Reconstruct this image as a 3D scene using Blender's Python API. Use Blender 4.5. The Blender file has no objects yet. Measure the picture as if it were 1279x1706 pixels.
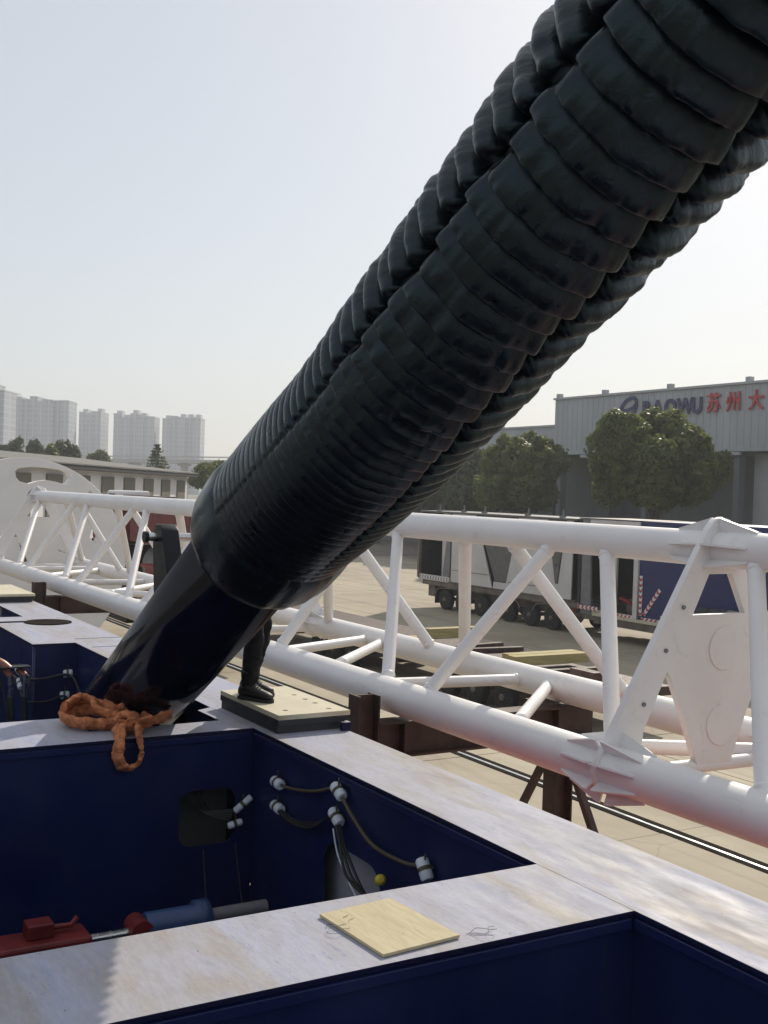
import bpy, bmesh, math, random
import numpy as np
from mathutils import Vector, Matrix, noise as mnoise
R_ = math.radians
random.seed(7); rng = np.random.default_rng(7)
scene = bpy.context.scene
col = scene.collection

# ------------------------------------------------------------------ camera
# World: X runs along the machine frame, boom and warehouse, Y across the yard, Z up; ground z = 0.
CAM = np.array([0.0, 0.0, 5.65])
FPX, IW, IH = 1884.0, 1279.0, 1706.0
def _axes():
    def d(x, y): return np.array([(x - IW/2)/FPX, -(y - IH/2)/FPX, -1.0])
    a = d(-470, 785); a /= np.linalg.norm(a)
    b = d(3834.5, 920.27); b -= a*(a@b); b /= np.linalg.norm(b)
    X = -a; Y = b
    return np.stack([X, Y, np.cross(X, Y)])
ROT = _axes()
cd = bpy.data.cameras.new('camera'); cam = bpy.data.objects.new('camera', cd); col.objects.link(cam)
cd.sensor_fit = 'HORIZONTAL'; cd.sensor_width = 36.0; cd.lens = 36.0*FPX/IW
cd.clip_start = 0.05; cd.clip_end = 5000
m4 = Matrix.Identity(4)
for i in range(3):
    for j in range(3): m4[i][j] = ROT[i][j]
    m4[i][3] = CAM[i]
cam.matrix_world = m4
scene.camera = cam

# ------------------------------------------------------------------ sky, sun, exposure
SUN_DIR = Vector((-0.95, 1.25, 1.0)).normalized()          # towards the sun
SUN_EL = math.asin(SUN_DIR.z); SUN_AZ = math.atan2(SUN_DIR.x, SUN_DIR.y)
world = bpy.data.worlds.new('World'); scene.world = world; world.use_nodes = True
wn = world.node_tree.nodes; wl = world.node_tree.links
sky = wn.new('ShaderNodeTexSky'); sky.sky_type = 'NISHITA'; sky.sun_disc = False
sky.sun_elevation = SUN_EL; sky.sun_rotation = SUN_AZ
sky.altitude = 0; sky.air_density = 1.0; sky.dust_density = 1.0; sky.ozone_density = 1.0
bg = wn['Background']; bg.inputs['Strength'].default_value = 0.072
hzm = wn.new('ShaderNodeMix'); hzm.data_type = 'RGBA'; hzm.inputs[0].default_value = 0.64      # even haze veil over the whole sky
wl.new(sky.outputs[0], hzm.inputs[6]); hzm.inputs[7].default_value = (6.05, 6.15, 6.3, 1)
wl.new(hzm.outputs[2], bg.inputs['Color'])
sd = bpy.data.lights.new('sun', 'SUN'); so = bpy.data.objects.new('sun', sd); col.objects.link(so)
sd.energy = 2.6; sd.angle = R_(0.6); sd.color = (1.0, 0.90, 0.76)
so.rotation_euler = SUN_DIR.to_track_quat('Z', 'Y').to_euler(); so.location = (0, 0, 60)
vs = scene.view_settings; vs.view_transform = 'Standard'; vs.look = 'None'; vs.exposure = 0.73; vs.gamma = 1.0
vs.use_curve_mapping = False
scene.render.engine = 'CYCLES'
cy = scene.cycles; cy.use_denoising = True; cy.max_bounces = 5; cy.diffuse_bounces = 3; cy.glossy_bounces = 2
cy.transparent_max_bounces = 6; cy.volume_bounces = 0; cy.sample_clamp_indirect = 6

# ------------------------------------------------------------------ helpers
def tag(o, label=None, cat=None, group=None, kind=None):
    if label: o['label'] = label
    if cat: o['category'] = cat
    if group: o['group'] = group
    if kind: o['kind'] = kind
    return o
def empty(name, loc=(0, 0, 0), label=None, cat=None, group=None):
    o = bpy.data.objects.new(name, None); col.objects.link(o); o.location = loc; o.empty_display_size = .3
    return tag(o, label, cat, group)
def link(name, me, mat, parent=None):
    if mat is not None and not me.materials: me.materials.append(mat)
    o = bpy.data.objects.new(name, me); col.objects.link(o)
    if parent is not None:
        o.parent = parent
        off = Vector((0, 0, 0)); p = parent
        while p is not None: off += p.location; p = p.parent
        o.location = -off                                   # meshes are written in world coordinates
    return o
def copy_tree(o, parent=None):
    c = o.copy(); col.objects.link(c); c.parent = parent
    for ch in list(o.children): copy_tree(ch, c)
    return c
class MB:
    """collects simple solids into one mesh"""
    def __init__(s): s.v = []; s.f = []; s.s = []
    def add(s, vs_, fs, smooth=False):
        b = len(s.v); s.v += [tuple(map(float, p)) for p in vs_]; s.f += [tuple(b + i for i in f) for f in fs]
        s.s += [smooth]*len(fs); return s
    def box(s, x0, x1, y0, y1, z0, z1):
        return s.add([(x0,y0,z0),(x1,y0,z0),(x1,y1,z0),(x0,y1,z0),(x0,y0,z1),(x1,y0,z1),(x1,y1,z1),(x0,y1,z1)],
                     [(0,3,2,1),(4,5,6,7),(0,1,5,4),(1,2,6,5),(2,3,7,6),(3,0,4,7)])
    def obox(s, c, ax, ay, az):
        c = Vector(c); ax = Vector(ax); ay = Vector(ay); az = Vector(az)
        P = [c + i*ax + j*ay + k*az for k in (-1, 1) for (i, j) in ((-1,-1),(1,-1),(1,1),(-1,1))]
        return s.add(P, [(0,3,2,1),(4,5,6,7),(0,1,5,4),(1,2,6,5),(2,3,7,6),(3,0,4,7)])
    def beam(s, p0, p1, w, h, up=(0, 0, 1)):
        p0 = Vector(p0); p1 = Vector(p1); d = (p1 - p0); L = d.length; d.normalize()
        side = d.cross(Vector(up))
        if side.length < 1e-4: side = d.cross(Vector((1, 0, 0)))
        side.normalize(); u = side.cross(d)
        return s.obox((p0 + p1)/2, d*L/2, side*w/2, u*h/2)
    def tube(s, p0, p1, r0, r1=None, n=20, caps=True):
        r1 = r0 if r1 is None else r1
        p0 = Vector(p0); p1 = Vector(p1); d = (p1 - p0).normalized()
        a = d.orthogonal().normalized(); b = d.cross(a)
        P = []
        for (p, r) in ((p0, r0), (p1, r1)):
            P += [p + (a*math.cos(2*math.pi*k/n) + b*math.sin(2*math.pi*k/n))*r for k in range(n)]
        s.add(P, [(k, (k+1) % n, n + (k+1) % n, n + k) for k in range(n)], True)
        if caps: s.add(P, [tuple(range(n-1, -1, -1)), tuple(range(n, 2*n))])
        return s
    def path(s, pts, r, n=10, flat=1.0, rfun=None):
        pts = [Vector(p) for p in pts]; P = []; prev = None
        for i, p in enumerate(pts):
            d = (pts[min(i+1, len(pts)-1)] - pts[max(i-1, 0)]).normalized()
            if prev is None: a = d.orthogonal().normalized()
            else:
                a = prev - d*prev.dot(d)
                a = a.normalized() if a.length > 1e-5 else d.orthogonal().normalized()
            prev = a; b = d.cross(a); rr = r if rfun is None else rfun(i/(len(pts)-1))*r
            for k in range(n):
                t = 2*math.pi*k/n
                P.append(p + a*math.cos(t)*rr + b*math.sin(t)*rr*flat)
        F = [(i*n+k, i*n+(k+1) % n, (i+1)*n+(k+1) % n, (i+1)*n+k) for i in range(len(pts)-1) for k in range(n)]
        s.add(P, F, True); m = len(pts)
        s.add(P, [tuple(range(n-1, -1, -1)), tuple(range((m-1)*n, m*n))])
        return s
    def lathe(s, prof, p0, axis, n=32, ref=None):
        p0 = Vector(p0); d = Vector(axis).normalized(); a = d.orthogonal().normalized(); b = d.cross(a); P = []
        for (t, r) in prof:
            P += [p0 + d*t + (a*math.cos(2*math.pi*k/n) + b*math.sin(2*math.pi*k/n))*r for k in range(n)]
        m = len(prof)
        s.add(P, [(i*n+k, i*n+(k+1) % n, (i+1)*n+(k+1) % n, (i+1)*n+k) for i in range(m-1) for k in range(n)], True)
        s.add(P, [tuple(range(n-1, -1, -1)), tuple(range((m-1)*n, m*n))])
        return s
    def prism(s, poly, z0, z1):
        n = len(poly); P = [(x, y, z0) for x, y in poly] + [(x, y, z1) for x, y in poly]
        return s.add(P, [tuple(range(n-1, -1, -1)), tuple(range(n, 2*n))] + [(k, (k+1) % n, n+(k+1) % n, n+k) for k in range(n)])
    def mesh(s, name):
        me = bpy.data.meshes.new(name); me.from_pydata(s.v, [], s.f); me.validate(); me.update()
        for p, sm in zip(me.polygons, s.s): p.use_smooth = sm
        return me
    def build(s, name, mat, parent=None, bevel=0.0, weld=False):
        me = s.mesh(name)
        bm = bmesh.new(); bm.from_mesh(me)
        if weld: bmesh.ops.remove_doubles(bm, verts=bm.verts, dist=1e-5)
        bmesh.ops.recalc_face_normals(bm, faces=bm.faces); bm.to_mesh(me); bm.free()
        o = link(name, me, mat, parent)
        if bevel:
            b = o.modifiers.new('bevel', 'BEVEL'); b.width = bevel; b.segments = 2; b.limit_method = 'ANGLE'
        return o
def plate(name, loops, thick, origin, u, v, mat, parent=None, bevel=0.0):
    """flat plate with holes: loops are 2-D outlines, first the outer one, in the plane origin + a*u + b*v"""
    cu = bpy.data.curves.new(name, 'CURVE'); cu.dimensions = '2D'; cu.fill_mode = 'BOTH'; cu.extrude = thick/2; cu.bevel_depth = bevel
    for lp in loops:
        sp = cu.splines.new('POLY'); sp.points.add(len(lp)-1); sp.use_cyclic_u = True
        for p, (a, b) in zip(sp.points, lp): p.co = (a, b, 0, 1)
    tmp = bpy.data.objects.new('tmp', cu); col.objects.link(tmp)
    dg = bpy.context.evaluated_depsgraph_get(); me = bpy.data.meshes.new_from_object(tmp.evaluated_get(dg))
    bpy.data.objects.remove(tmp); bpy.data.curves.remove(cu)
    u = Vector(u).normalized(); v = Vector(v).normalized(); w = u.cross(v)
    M = Matrix((( u.x, v.x, w.x, origin[0]), (u.y, v.y, w.y, origin[1]), (u.z, v.z, w.z, origin[2]), (0, 0, 0, 1)))
    me.transform(M); me.materials.clear()
    return link(name, me, mat, parent)
def rrect(x0, x1, y0, y1, r, n=6):
    P = []
    for (cx, cy_, a0) in ((x1-r, y1-r, 0), (x0+r, y1-r, 90), (x0+r, y0+r, 180), (x1-r, y0+r, 270)):
        P += [(cx + r*math.cos(R_(a0+90*k/n)), cy_ + r*math.sin(R_(a0+90*k/n))) for k in range(n+1)]
    return P
def quads_object(name, V, mat, parent=None, smooth=False):
    """V: (n,4,3) array of quads"""
    n = len(V); me = bpy.data.meshes.new(name)
    me.vertices.add(n*4); me.vertices.foreach_set('co', np.ascontiguousarray(V, dtype=np.float32).ravel())
    me.loops.add(n*4); me.loops.foreach_set('vertex_index', np.arange(n*4, dtype=np.int32))
    me.polygons.add(n); me.polygons.foreach_set('loop_start', np.arange(0, n*4, 4, dtype=np.int32))
    me.update(calc_edges=True)
    return link(name, me, mat, parent)
def curve_pts(ctrl, n=12):
    """Catmull-Rom through control points"""
    c = [Vector(p) for p in ctrl]; c = [c[0]*2 - c[1]] + c + [c[-1]*2 - c[-2]]; out = []
    for i in range(1, len(c)-2):
        for k in range(n):
            t = k/n; p0, p1, p2, p3 = c[i-1], c[i], c[i+1], c[i+2]
            out.append(.5*((2*p1) + (p2-p0)*t + (2*p0-5*p1+4*p2-p3)*t*t + (3*p1-p0-3*p2+p3)*t**3))
    out.append(c[-2]); return out

# ------------------------------------------------------------------ materials
class NT:
    def __init__(s, name):
        s.m = bpy.data.materials.new(name); s.m.use_nodes = True; s.t = s.m.node_tree
        s.b = s.t.nodes['Principled BSDF']; s.out = s.t.nodes['Material Output']
    def n(s, typ, **kw):
        nd = s.t.nodes.new(typ)
        for k, v in kw.items(): setattr(nd, k, v)
        return nd
    def l(s, a, b): s.t.links.new(a, b)
    def coords(s, scale=(1, 1, 1), kind='Object'):
        if kind == 'World': o = s.n('ShaderNodeNewGeometry').outputs['Position']
        else: o = s.n('ShaderNodeTexCoord').outputs[kind]
        mp = s.n('ShaderNodeMapping'); mp.inputs['Scale'].default_value = scale; s.l(o, mp.inputs[0]); return mp.outputs[0]
    def noise(s, co, scale, detail=5, rough=.55, dist=0):
        t = s.n('ShaderNodeTexNoise'); t.inputs['Scale'].default_value = scale; t.inputs['Detail'].default_value = detail
        t.inputs['Roughness'].default_value = rough; t.inputs['Distortion'].default_value = dist; s.l(co, t.inputs['Vector']); return t.outputs['Fac']
    def ramp(s, fac, stops):
        r = s.n('ShaderNodeValToRGB'); e = r.color_ramp.elements
        while len(e) < len(stops): e.new(.5)
        for el, (p, c) in zip(e, stops): el.position = p; el.color = (c, c, c, 1) if not hasattr(c, '__len__') else (*c, 1)
        s.l(fac, r.inputs[0]); return r.outputs[0]
    def mix(s, fac, a, b, blend='MIX'):
        x = s.n('ShaderNodeMix', data_type='RGBA', blend_type=blend)
        for k, v in ((0, fac), (6, a), (7, b)):
            if hasattr(v, 'is_linked') or hasattr(v, 'links'): s.l(v, x.inputs[k])
            elif k == 0: x.inputs[0].default_value = v
            else: x.inputs[k].default_value = (*v, 1)
        return x.outputs[2]
    def bump(s, h, strength=.3, dist=.01):
        b = s.n('ShaderNodeBump'); b.inputs['Strength'].default_value = strength; b.inputs['Distance'].default_value = dist
        s.l(h, b.inputs['Height']); s.l(b.outputs[0], s.b.inputs['Normal'])
    def col(s, c):
        if hasattr(c, 'links'): s.l(c, s.b.inputs['Base Color'])
        else: s.b.inputs['Base Color'].default_value = (*c, 1)
    def rough(s, r):
        if hasattr(r, 'links'): s.l(r, s.b.inputs['Roughness'])
        else: s.b.inputs['Roughness'].default_value = r
def simple(name, c, rough=.55, metal=0.0, var=.18, scale=3.0, bump=0.0, bscale=40, c2=None, stretch=(1, 1, 1), spec=.5):
    t = NT(name); co = t.coords(stretch, 'World')
    nz = t.noise(co, scale, 6, .6)
    lo = tuple(max(0, x*(1-var)) for x in c) if c2 is None else c2
    hi = tuple(min(1, x*(1+var*.6)) for x in c)
    t.col(t.ramp(nz, [(.3, lo), (.68, hi)])); t.rough(t.ramp(t.noise(co, scale*2.3, 4), [(.3, max(.03, rough-.08)), (.7, min(1, rough+.1))]))
    t.b.inputs['Metallic'].default_value = metal; t.b.inputs['Specular IOR Level'].default_value = spec
    if bump: t.bump(t.noise(co, bscale, 4), bump, .01)
    return t.m
M = {}
def mk_frame_paint():
    # navy paint; pale dust and wear lies on faces that look up
    t = NT('navy_paint_dusty'); co = t.coords((1, 1, 1), 'World'); st = t.coords((.55, 2.2, 1), 'World')
    navy = t.ramp(t.noise(co, 1.3, 5), [(.3, (.0030, .0045, .026)), (.7, (.0050, .0080, .045))])
    dust = t.ramp(t.noise(st, 1.6, 7, .65, .4), [(.26, (.29, .26, .235)), (.40, (.365, .365, .41)), (.58, (.40, .41, .50)), (.76, (.29, .34, .50))])
    tan = t.ramp(t.noise(st, .9, 6, .6, .8), [(.49, 0.0), (.66, .7)])
    dust = t.mix(tan, dust, (.33, .285, .215))
    fine = t.ramp(t.noise(st, 26, 5, .7), [(.30, .86), (.68, 1.04)])
    dust = t.mix(1.0, dust, fine, 'MULTIPLY')
    scuff = t.ramp(t.noise(st, 11, 8, .75, .5), [(.57, 0.0), (.68, .42)])
    area = t.ramp(t.noise(co, .75, 3), [(.42, 0.0), (.56, 1.0)])
    sc = t.n('ShaderNodeMath', operation='MULTIPLY'); t.l(scuff, sc.inputs[0]); t.l(area, sc.inputs[1])
    dust = t.mix(sc.outputs[0], dust, (.10, .125, .30))
    spots = t.ramp(t.noise(co, 55, 2, .5), [(.72, 0.0), (.76, .6)])
    dust = t.mix(spots, dust, (.12, .10, .09))
    g = t.n('ShaderNodeNewGeometry'); sx = t.n('ShaderNodeSeparateXYZ'); t.l(g.outputs['Normal'], sx.inputs[0])
    up = t.ramp(sx.outputs['Z'], [(.55, 0.0), (.8, 1.0)])
    t.col(t.mix(up, navy, dust))
    t.rough(t.mix(up, (.42, .42, .42), t.ramp(t.noise(st, 5, 6), [(.3, .52), (.7, .80)])))
    t.b.inputs['Specular IOR Level'].default_value = .3
    t.bump(t.noise(co, 30, 5), .12, .01); return t.m
M['frame'] = mk_frame_paint()
def mk_bellows():
    t = NT('black_coated_fabric'); co = t.coords((1, 1, 1), 'World')
    t.col(t.ramp(t.noise(co, 5, 6), [(.3, (.0015, .0026, .0036)), (.7, (.0030, .0048, .0064))]))
    t.rough(t.ramp(t.noise(co, 7, 6), [(.3, .24), (.7, .40)])); t.b.inputs['Specular IOR Level'].default_value = .52; t.b.inputs['Specular Tint'].default_value = (.66, .90, 1, 1)
    a = t.n('ShaderNodeMath', operation='ADD'); t.l(t.noise(co, 13, 5, .55, 1.6), a.inputs[0])
    mb = t.n('ShaderNodeMath', operation='MULTIPLY'); t.l(t.noise(co, 150, 3), mb.inputs[0]); mb.inputs[1].default_value = .07
    t.l(mb.outputs[0], a.inputs[1]); t.bump(a.outputs[0], .22, .018); return t.m
M['bellows'] = mk_bellows()
def mk_navywall():
    t = NT('navy_frame_paint'); co = t.coords((1, 1, 1), 'World')
    c = t.ramp(t.noise(co, 1.3, 6), [(.3, (.0042, .0085, .052)), (.7, (.0066, .0135, .078))])
    run = t.ramp(t.noise(t.coords((3.5, 3.5, .35), 'World'), 1.6, 7, .7), [(.55, 0.0), (.75, .22)]); c = t.mix(run, c, (.045, .05, .075))
    scr = t.ramp(t.noise(t.coords((9, 9, 60), 'World'), 1.0, 6, .7, .5), [(.66, 0.0), (.72, .22)]); c = t.mix(scr, c, (.07, .08, .12))
    t.col(c); t.rough(t.ramp(t.noise(co, 3, 5), [(.3, .30), (.7, .52)])); t.b.inputs['Specular IOR Level'].default_value = .4
    t.bump(t.noise(co, 18, 4), .07, .01); return t.m
M['navywall'] = mk_navywall()
M['barrel'] = simple('black_navy_gloss_paint', (.0030, .0038, .010), .14, var=.3, scale=2.5, bump=.03, bscale=6, spec=.34)
def mk_boom():
    t = NT('white_boom_paint'); co = t.coords((1, 1, 1), 'World')
    c = t.ramp(t.noise(co, 1.4, 6), [(.3, (.77, .745, .73)), (.7, (.85, .83, .815))])
    gr = t.ramp(t.noise(t.coords((1.2, 3, 3), 'World'), 2.2, 8, .72, .8), [(.56, 0.0), (.74, .42)]); c = t.mix(gr, c, (.50, .46, .42))
    sp = t.ramp(t.noise(co, 38, 3, .6), [(.70, 0.0), (.75, .5)]); c = t.mix(sp, c, (.38, .33, .29))
    t.col(c); t.rough(t.ramp(t.noise(co, 4, 5), [(.3, .3), (.7, .5)])); t.bump(t.noise(co, 25, 4), .05, .01); return t.m
M['white'] = mk_boom()
M['white2'] = simple('white_plate_paint', (.80, .78, .76), .45, var=.07, scale=1.2)
M['black'] = simple('black_paint', (.008, .009, .011), .42, var=.3, spec=.25)
M['steel'] = simple('bright_steel', (.62, .62, .60), .25, 1.0, var=.12, scale=8)
M['rail'] = simple('worn_rail_steel', (.72, .71, .69), .22, 1.0, var=.15, scale=4, stretch=(.2, 1, 1))
M['groove'] = simple('dark_rail_groove', (.013, .010, .008), .95, var=.35, scale=4, spec=.05)
M['rust'] = simple('brown_primer_steel', (.060, .030, .022), .62, var=.45, scale=3.5, bump=.15, bscale=30)
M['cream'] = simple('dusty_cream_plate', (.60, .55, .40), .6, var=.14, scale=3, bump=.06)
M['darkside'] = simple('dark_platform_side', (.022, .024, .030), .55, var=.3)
M['orange'] = simple('dirty_orange_webbing', (.58, .22, .10), .9, var=.4, scale=24, bump=.9, bscale=110, c2=(.27, .10, .05), spec=.2)
M['clamp'] = simple('pale_blue_white_plastic', (.66, .72, .78), .45, var=.1, scale=12)
M['cable'] = simple('black_cable', (.014, .014, .014), .5, var=.3)
M['olive_cable'] = simple('olive_sheathed_cable', (.085, .066, .035), .6, var=.3)
M['red'] = simple('red_machine_paint', (.26, .022, .020), .45, var=.35, scale=3)
M['armred'] = simple('dull_red_casting', (.17, .018, .017), .5, var=.4, scale=5)
M['skidred'] = simple('bright_red_skid_paint', (.50, .045, .040), .5, var=.2)  # only for the unseen block added to redden the boom's near chord
M['darkred'] = simple('dull_dark_red_paint', (.15, .022, .022), .55, var=.35, scale=2)
M['bluecyl'] = simple('blue_cylinder_paint', (.030, .062, .16), .4, var=.25)
M['grey'] = simple('grey_paint', (.20, .20, .21), .55, var=.2)
M['midgrey'] = simple('mid_grey_plate', (.13, .13, .125), .55, var=.25)
M['yellow'] = simple('yellow_plastic', (.62, .50, .04), .5, var=.1)
M['tyre'] = simple('tyre_rubber', (.018, .018, .019), .8, var=.3, scale=6)
M['rim'] = simple('dull_wheel_rim', (.22, .215, .20), .55, .3, var=.3)
M['trailerwhite'] = simple('offwhite_trailer_panel', (.62, .60, .58), .5, var=.1, scale=1.2)
M['trailerframe'] = simple('dirty_trailer_chassis', (.16, .135, .115), .7, var=.45, scale=2.5)
M['dark'] = simple('dark_interior', (.020, .022, .024), .7, var=.3)
M['navy'] = simple('navy_container_paint', (.014, .026, .12), .42, var=.2, scale=1.0)
M['sigred'] = simple('reflective_red', (.50, .02, .03), .45, var=.1)
M['sigwhite'] = simple('reflective_white', (.75, .75, .75), .45, var=.06)
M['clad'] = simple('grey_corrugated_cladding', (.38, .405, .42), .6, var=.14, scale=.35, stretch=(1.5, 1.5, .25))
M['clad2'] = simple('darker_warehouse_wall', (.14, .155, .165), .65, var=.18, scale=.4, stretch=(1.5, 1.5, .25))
M['cladpale'] = simple('pale_door_panel', (.40, .42, .43), .6, var=.12, scale=.4)
M['logo'] = simple('dark_blue_sign', (.030, .040, .115), .5, var=.12)
M['signred'] = simple('faded_red_sign', (.48, .050, .055), .5, var=.15)
M['bark'] = simple('bark', (.075, .055, .040), .9, var=.35, scale=5, bump=.4, bscale=14)
M['shedwall'] = simple('white_shed_wall', (.80, .79, .81), .6, var=.05, scale=.6)
M['shedroof'] = simple('grey_felt_roof', (.17, .165, .15), .85, var=.16, scale=.6)
M['shedpanel'] = simple('olive_grey_shutter', (.17, .165, .13), .6, var=.10)
M['fascia'] = simple('dark_eave', (.02, .021, .024), .7, var=.2)
M['cloth'] = simple('black_work_cloth', (.011, .011, .013), .85, var=.35, scale=14, bump=.4, bscale=35, spec=.2)
M['boot'] = simple('black_boot_leather', (.014, .013, .012), .5, var=.35, scale=20)
M['skin'] = simple('skin', (.42, .25, .17), .55, var=.1)
M['hair'] = simple('black_hair', (.01, .009, .008), .5)
M['concretefar'] = simple('pale_viaduct_concrete', (.38, .38, .37), .8, var=.1, scale=.1)
M['bronze'] = simple('copper_tone_pipe', (.30, .12, .085), .45, .2, var=.3)
def mk_ply():
    t = NT('plywood_face'); co = t.coords((1.5, 9, 1), 'World'); c1 = t.coords((1, 1, 1), 'World')
    g = t.ramp(t.noise(co, 3.5, 6, .6, 1.2), [(.3, (.42, .35, .20)), (.7, (.54, .47, .30))])
    d = t.ramp(t.noise(c1, 14, 7, .7, 1.5), [(.62, 0.0), (.70, .55)])
    t.col(t.mix(d, g, (.25, .21, .14))); t.rough(.7); t.bump(t.noise(co, 20, 4), .15, .004); return t.m
M['ply'] = mk_ply()
def mk_timber():
    t = NT('yellow_timber'); co = t.coords((6, .7, 6), 'World')
    t.col(t.ramp(t.noise(co, 2.5, 6, .6, .6), [(.3, (.30, .24, .10)), (.7, (.50, .42, .19))])); t.rough(.8); return t.m
M['timber'] = mk_timber()
M['innergrey'] = simple('pale_inner_plate', (.34, .34, .37), .6, var=.15)
def mk_slab():
    t = NT('yard_concrete'); co = t.coords((1, 1, 1), 'World'); st = t.coords((.10, .7, 1), 'World')
    base = t.ramp(t.noise(co, .35, 7, .62, .5), [(.28, (.29, .24, .165)), (.5, (.37, .32, .23)), (.75, (.42, .37, .275))])
    streak = t.ramp(t.noise(st, .9, 6, .6, .8), [(.52, 0.0), (.72, .5)])
    base = t.mix(streak, base, (.21, .175, .13))
    oi = t.n('ShaderNodeObjectInfo'); v = t.ramp(oi.outputs['Random'], [(0, .90), (1, 1.06)])
    base = t.mix(1.0, base, v, 'MULTIPLY')
    crack = t.n('ShaderNodeTexVoronoi', feature='DISTANCE_TO_EDGE'); crack.inputs['Scale'].default_value = .28
    wob = t.n('ShaderNodeMix', data_type='VECTOR'); wob.inputs[0].default_value = .22
    nn = t.n('ShaderNodeTexNoise'); nn.inputs['Scale'].default_value = 1.1; nn.inputs['Detail'].default_value = 6
    t.l(co, nn.inputs['Vector']); t.l(co, wob.inputs[4]); t.l(nn.outputs['Color'], wob.inputs[5]); t.l(wob.outputs[1], crack.inputs['Vector'])
    ck = t.ramp(crack.outputs['Distance'], [(.0, .32), (.004, 0.0)])
    base = t.mix(ck, base, (.10, .085, .065))
    sp = t.ramp(t.noise(co, 7, 5, .7), [(.66, 0.0), (.74, .45)]); base = t.mix(sp, base, (.20, .17, .12))
    oil = t.ramp(t.noise(t.coords((.25, .6, 1), 'World'), .55, 7, .7, 1.4), [(.60, 0.0), (.70, .55)]); base = t.mix(oil, base, (.13, .11, .085))
    tyre = t.ramp(t.noise(t.coords((.03, 2.6, 1), 'World'), 1.0, 5, .6, .3), [(.58, 0.0), (.66, .28)]); base = t.mix(tyre, base, (.12, .10, .08))
    pale = t.ramp(t.noise(co, 2.6, 6, .75), [(.63, 0.0), (.72, .5)]); base = t.mix(pale, base, (.52, .48, .38))
    t.col(base); t.rough(.82); t.bump(t.noise(co, 12, 6), .2, .01); return t.m
M['slab'] = mk_slab()
M['ground'] = simple('far_yard_ground', (.20, .175, .135), .9, var=.2, scale=.08)
def mk_leaf(name, c0, c1, trans=.35):
    t = NT(name); co = t.coords((1, 1, 1), 'World')
    c = t.ramp(t.noise(co, .9, 5, .65), [(.3, c0), (.7, c1)])
    t.col(c); t.rough(.5); t.b.inputs['Specular IOR Level'].default_value = .3
    tr = t.n('ShaderNodeBsdfTranslucent'); t.l(t.mix(.5, c, tuple(min(1, x*1.7) for x in c1)), tr.inputs[0])
    mx = t.n('ShaderNodeMixShader'); mx.inputs[0].default_value = trans
    t.l(t.b.outputs[0], mx.inputs[1]); t.l(tr.outputs[0], mx.inputs[2]); t.l(mx.outputs[0], t.out.inputs[0]); return t.m
M['leaf'] = mk_leaf('camphor_leaf', (.050, .078, .020), (.165, .185, .050), .42)
M['leafdark'] = mk_leaf('dark_leaf', (.045, .062, .028), (.10, .118, .045), .3)
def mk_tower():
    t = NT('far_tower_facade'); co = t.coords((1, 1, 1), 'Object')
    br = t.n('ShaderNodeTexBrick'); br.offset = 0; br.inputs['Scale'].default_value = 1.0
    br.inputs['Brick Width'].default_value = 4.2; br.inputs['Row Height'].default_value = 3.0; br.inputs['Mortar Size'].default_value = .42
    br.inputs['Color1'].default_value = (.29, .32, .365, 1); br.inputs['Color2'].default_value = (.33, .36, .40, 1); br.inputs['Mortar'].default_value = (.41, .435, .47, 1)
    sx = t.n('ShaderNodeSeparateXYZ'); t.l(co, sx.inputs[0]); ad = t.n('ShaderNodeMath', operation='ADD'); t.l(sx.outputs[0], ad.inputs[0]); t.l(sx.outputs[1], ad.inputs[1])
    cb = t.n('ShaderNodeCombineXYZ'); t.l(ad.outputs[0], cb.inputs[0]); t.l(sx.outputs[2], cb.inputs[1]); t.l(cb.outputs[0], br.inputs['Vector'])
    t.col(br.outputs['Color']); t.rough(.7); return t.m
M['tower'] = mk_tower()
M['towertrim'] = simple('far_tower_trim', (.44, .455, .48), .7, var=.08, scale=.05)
# ------------------------------------------------------------------ ground
g = MB().add([(-1300,-900,-.03),(300,-900,-.03),(300,900,-.03),(-1300,900,-.03)], [(0,1,2,3)]).build('ground', M['ground'])
tag(g, kind='structure')
slab_me = MB().box(-2.985, 2.985, -1.985, 1.985, -.12, 0).mesh('slab'); slab_me.materials.append(M['slab'])
for ix in range(-14, 1):
    for iy in range(-1, 15):
        o = bpy.data.objects.new('slab', slab_me); col.objects.link(o); o.parent = g
        o.location = (ix*6.0 + 1.0, iy*4.0 + 4.2, random.uniform(-.004, .004))

def crane_rail(Y, label):
    r = empty('crane_rail', (-30, Y, 0), label, 'rail', 'crane rails set in the yard')
    MB().box(-75, 4, Y-.17, Y-.036, -.02, .010).build('groove_edge', M['groove'], r)
    MB().box(-75, 4, Y+.036, Y+.20, -.02, .010).build('groove_edge', M['groove'], r)
    MB().box(-75, 4, Y-.033, Y+.033, -.02, .014).build('rail_head', M['rail'], r, .006)
crane_rail(14.1, 'bright steel crane rail in a dark groove running under the boom')

# ------------------------------------------------------------------ warehouse
WY = 60.0
def text_mesh(txt, size, bold):
    cu = bpy.data.curves.new('t', 'FONT'); cu.body = txt; cu.size = size; cu.extrude = .05; cu.offset = bold*size
    tmp = bpy.data.objects.new('tmp', cu); col.objects.link(tmp)
    me = bpy.data.meshes.new_from_object(tmp.evaluated_get(bpy.context.evaluated_depsgraph_get()))
    bpy.data.objects.remove(tmp); bpy.data.curves.remove(cu); me.materials.clear(); return me
wh = empty('warehouse', (-40, WY, 0), 'long grey industrial warehouse with lettered fascia behind the round trees', 'warehouse')
X0, X1 = -74.2, -6.0
ZT, ZB = 13.75, 9.35
MB().box(X0, X1, WY, WY+.4, ZB, ZT).build('fascia', M['clad'], wh)
k = 0; x = X0 + .3
ribs = MB()
while x < X1:
    ribs.box(x, x+.10, WY-.028, WY-.002, ZB+.15, ZT-.12); x += .62
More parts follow.
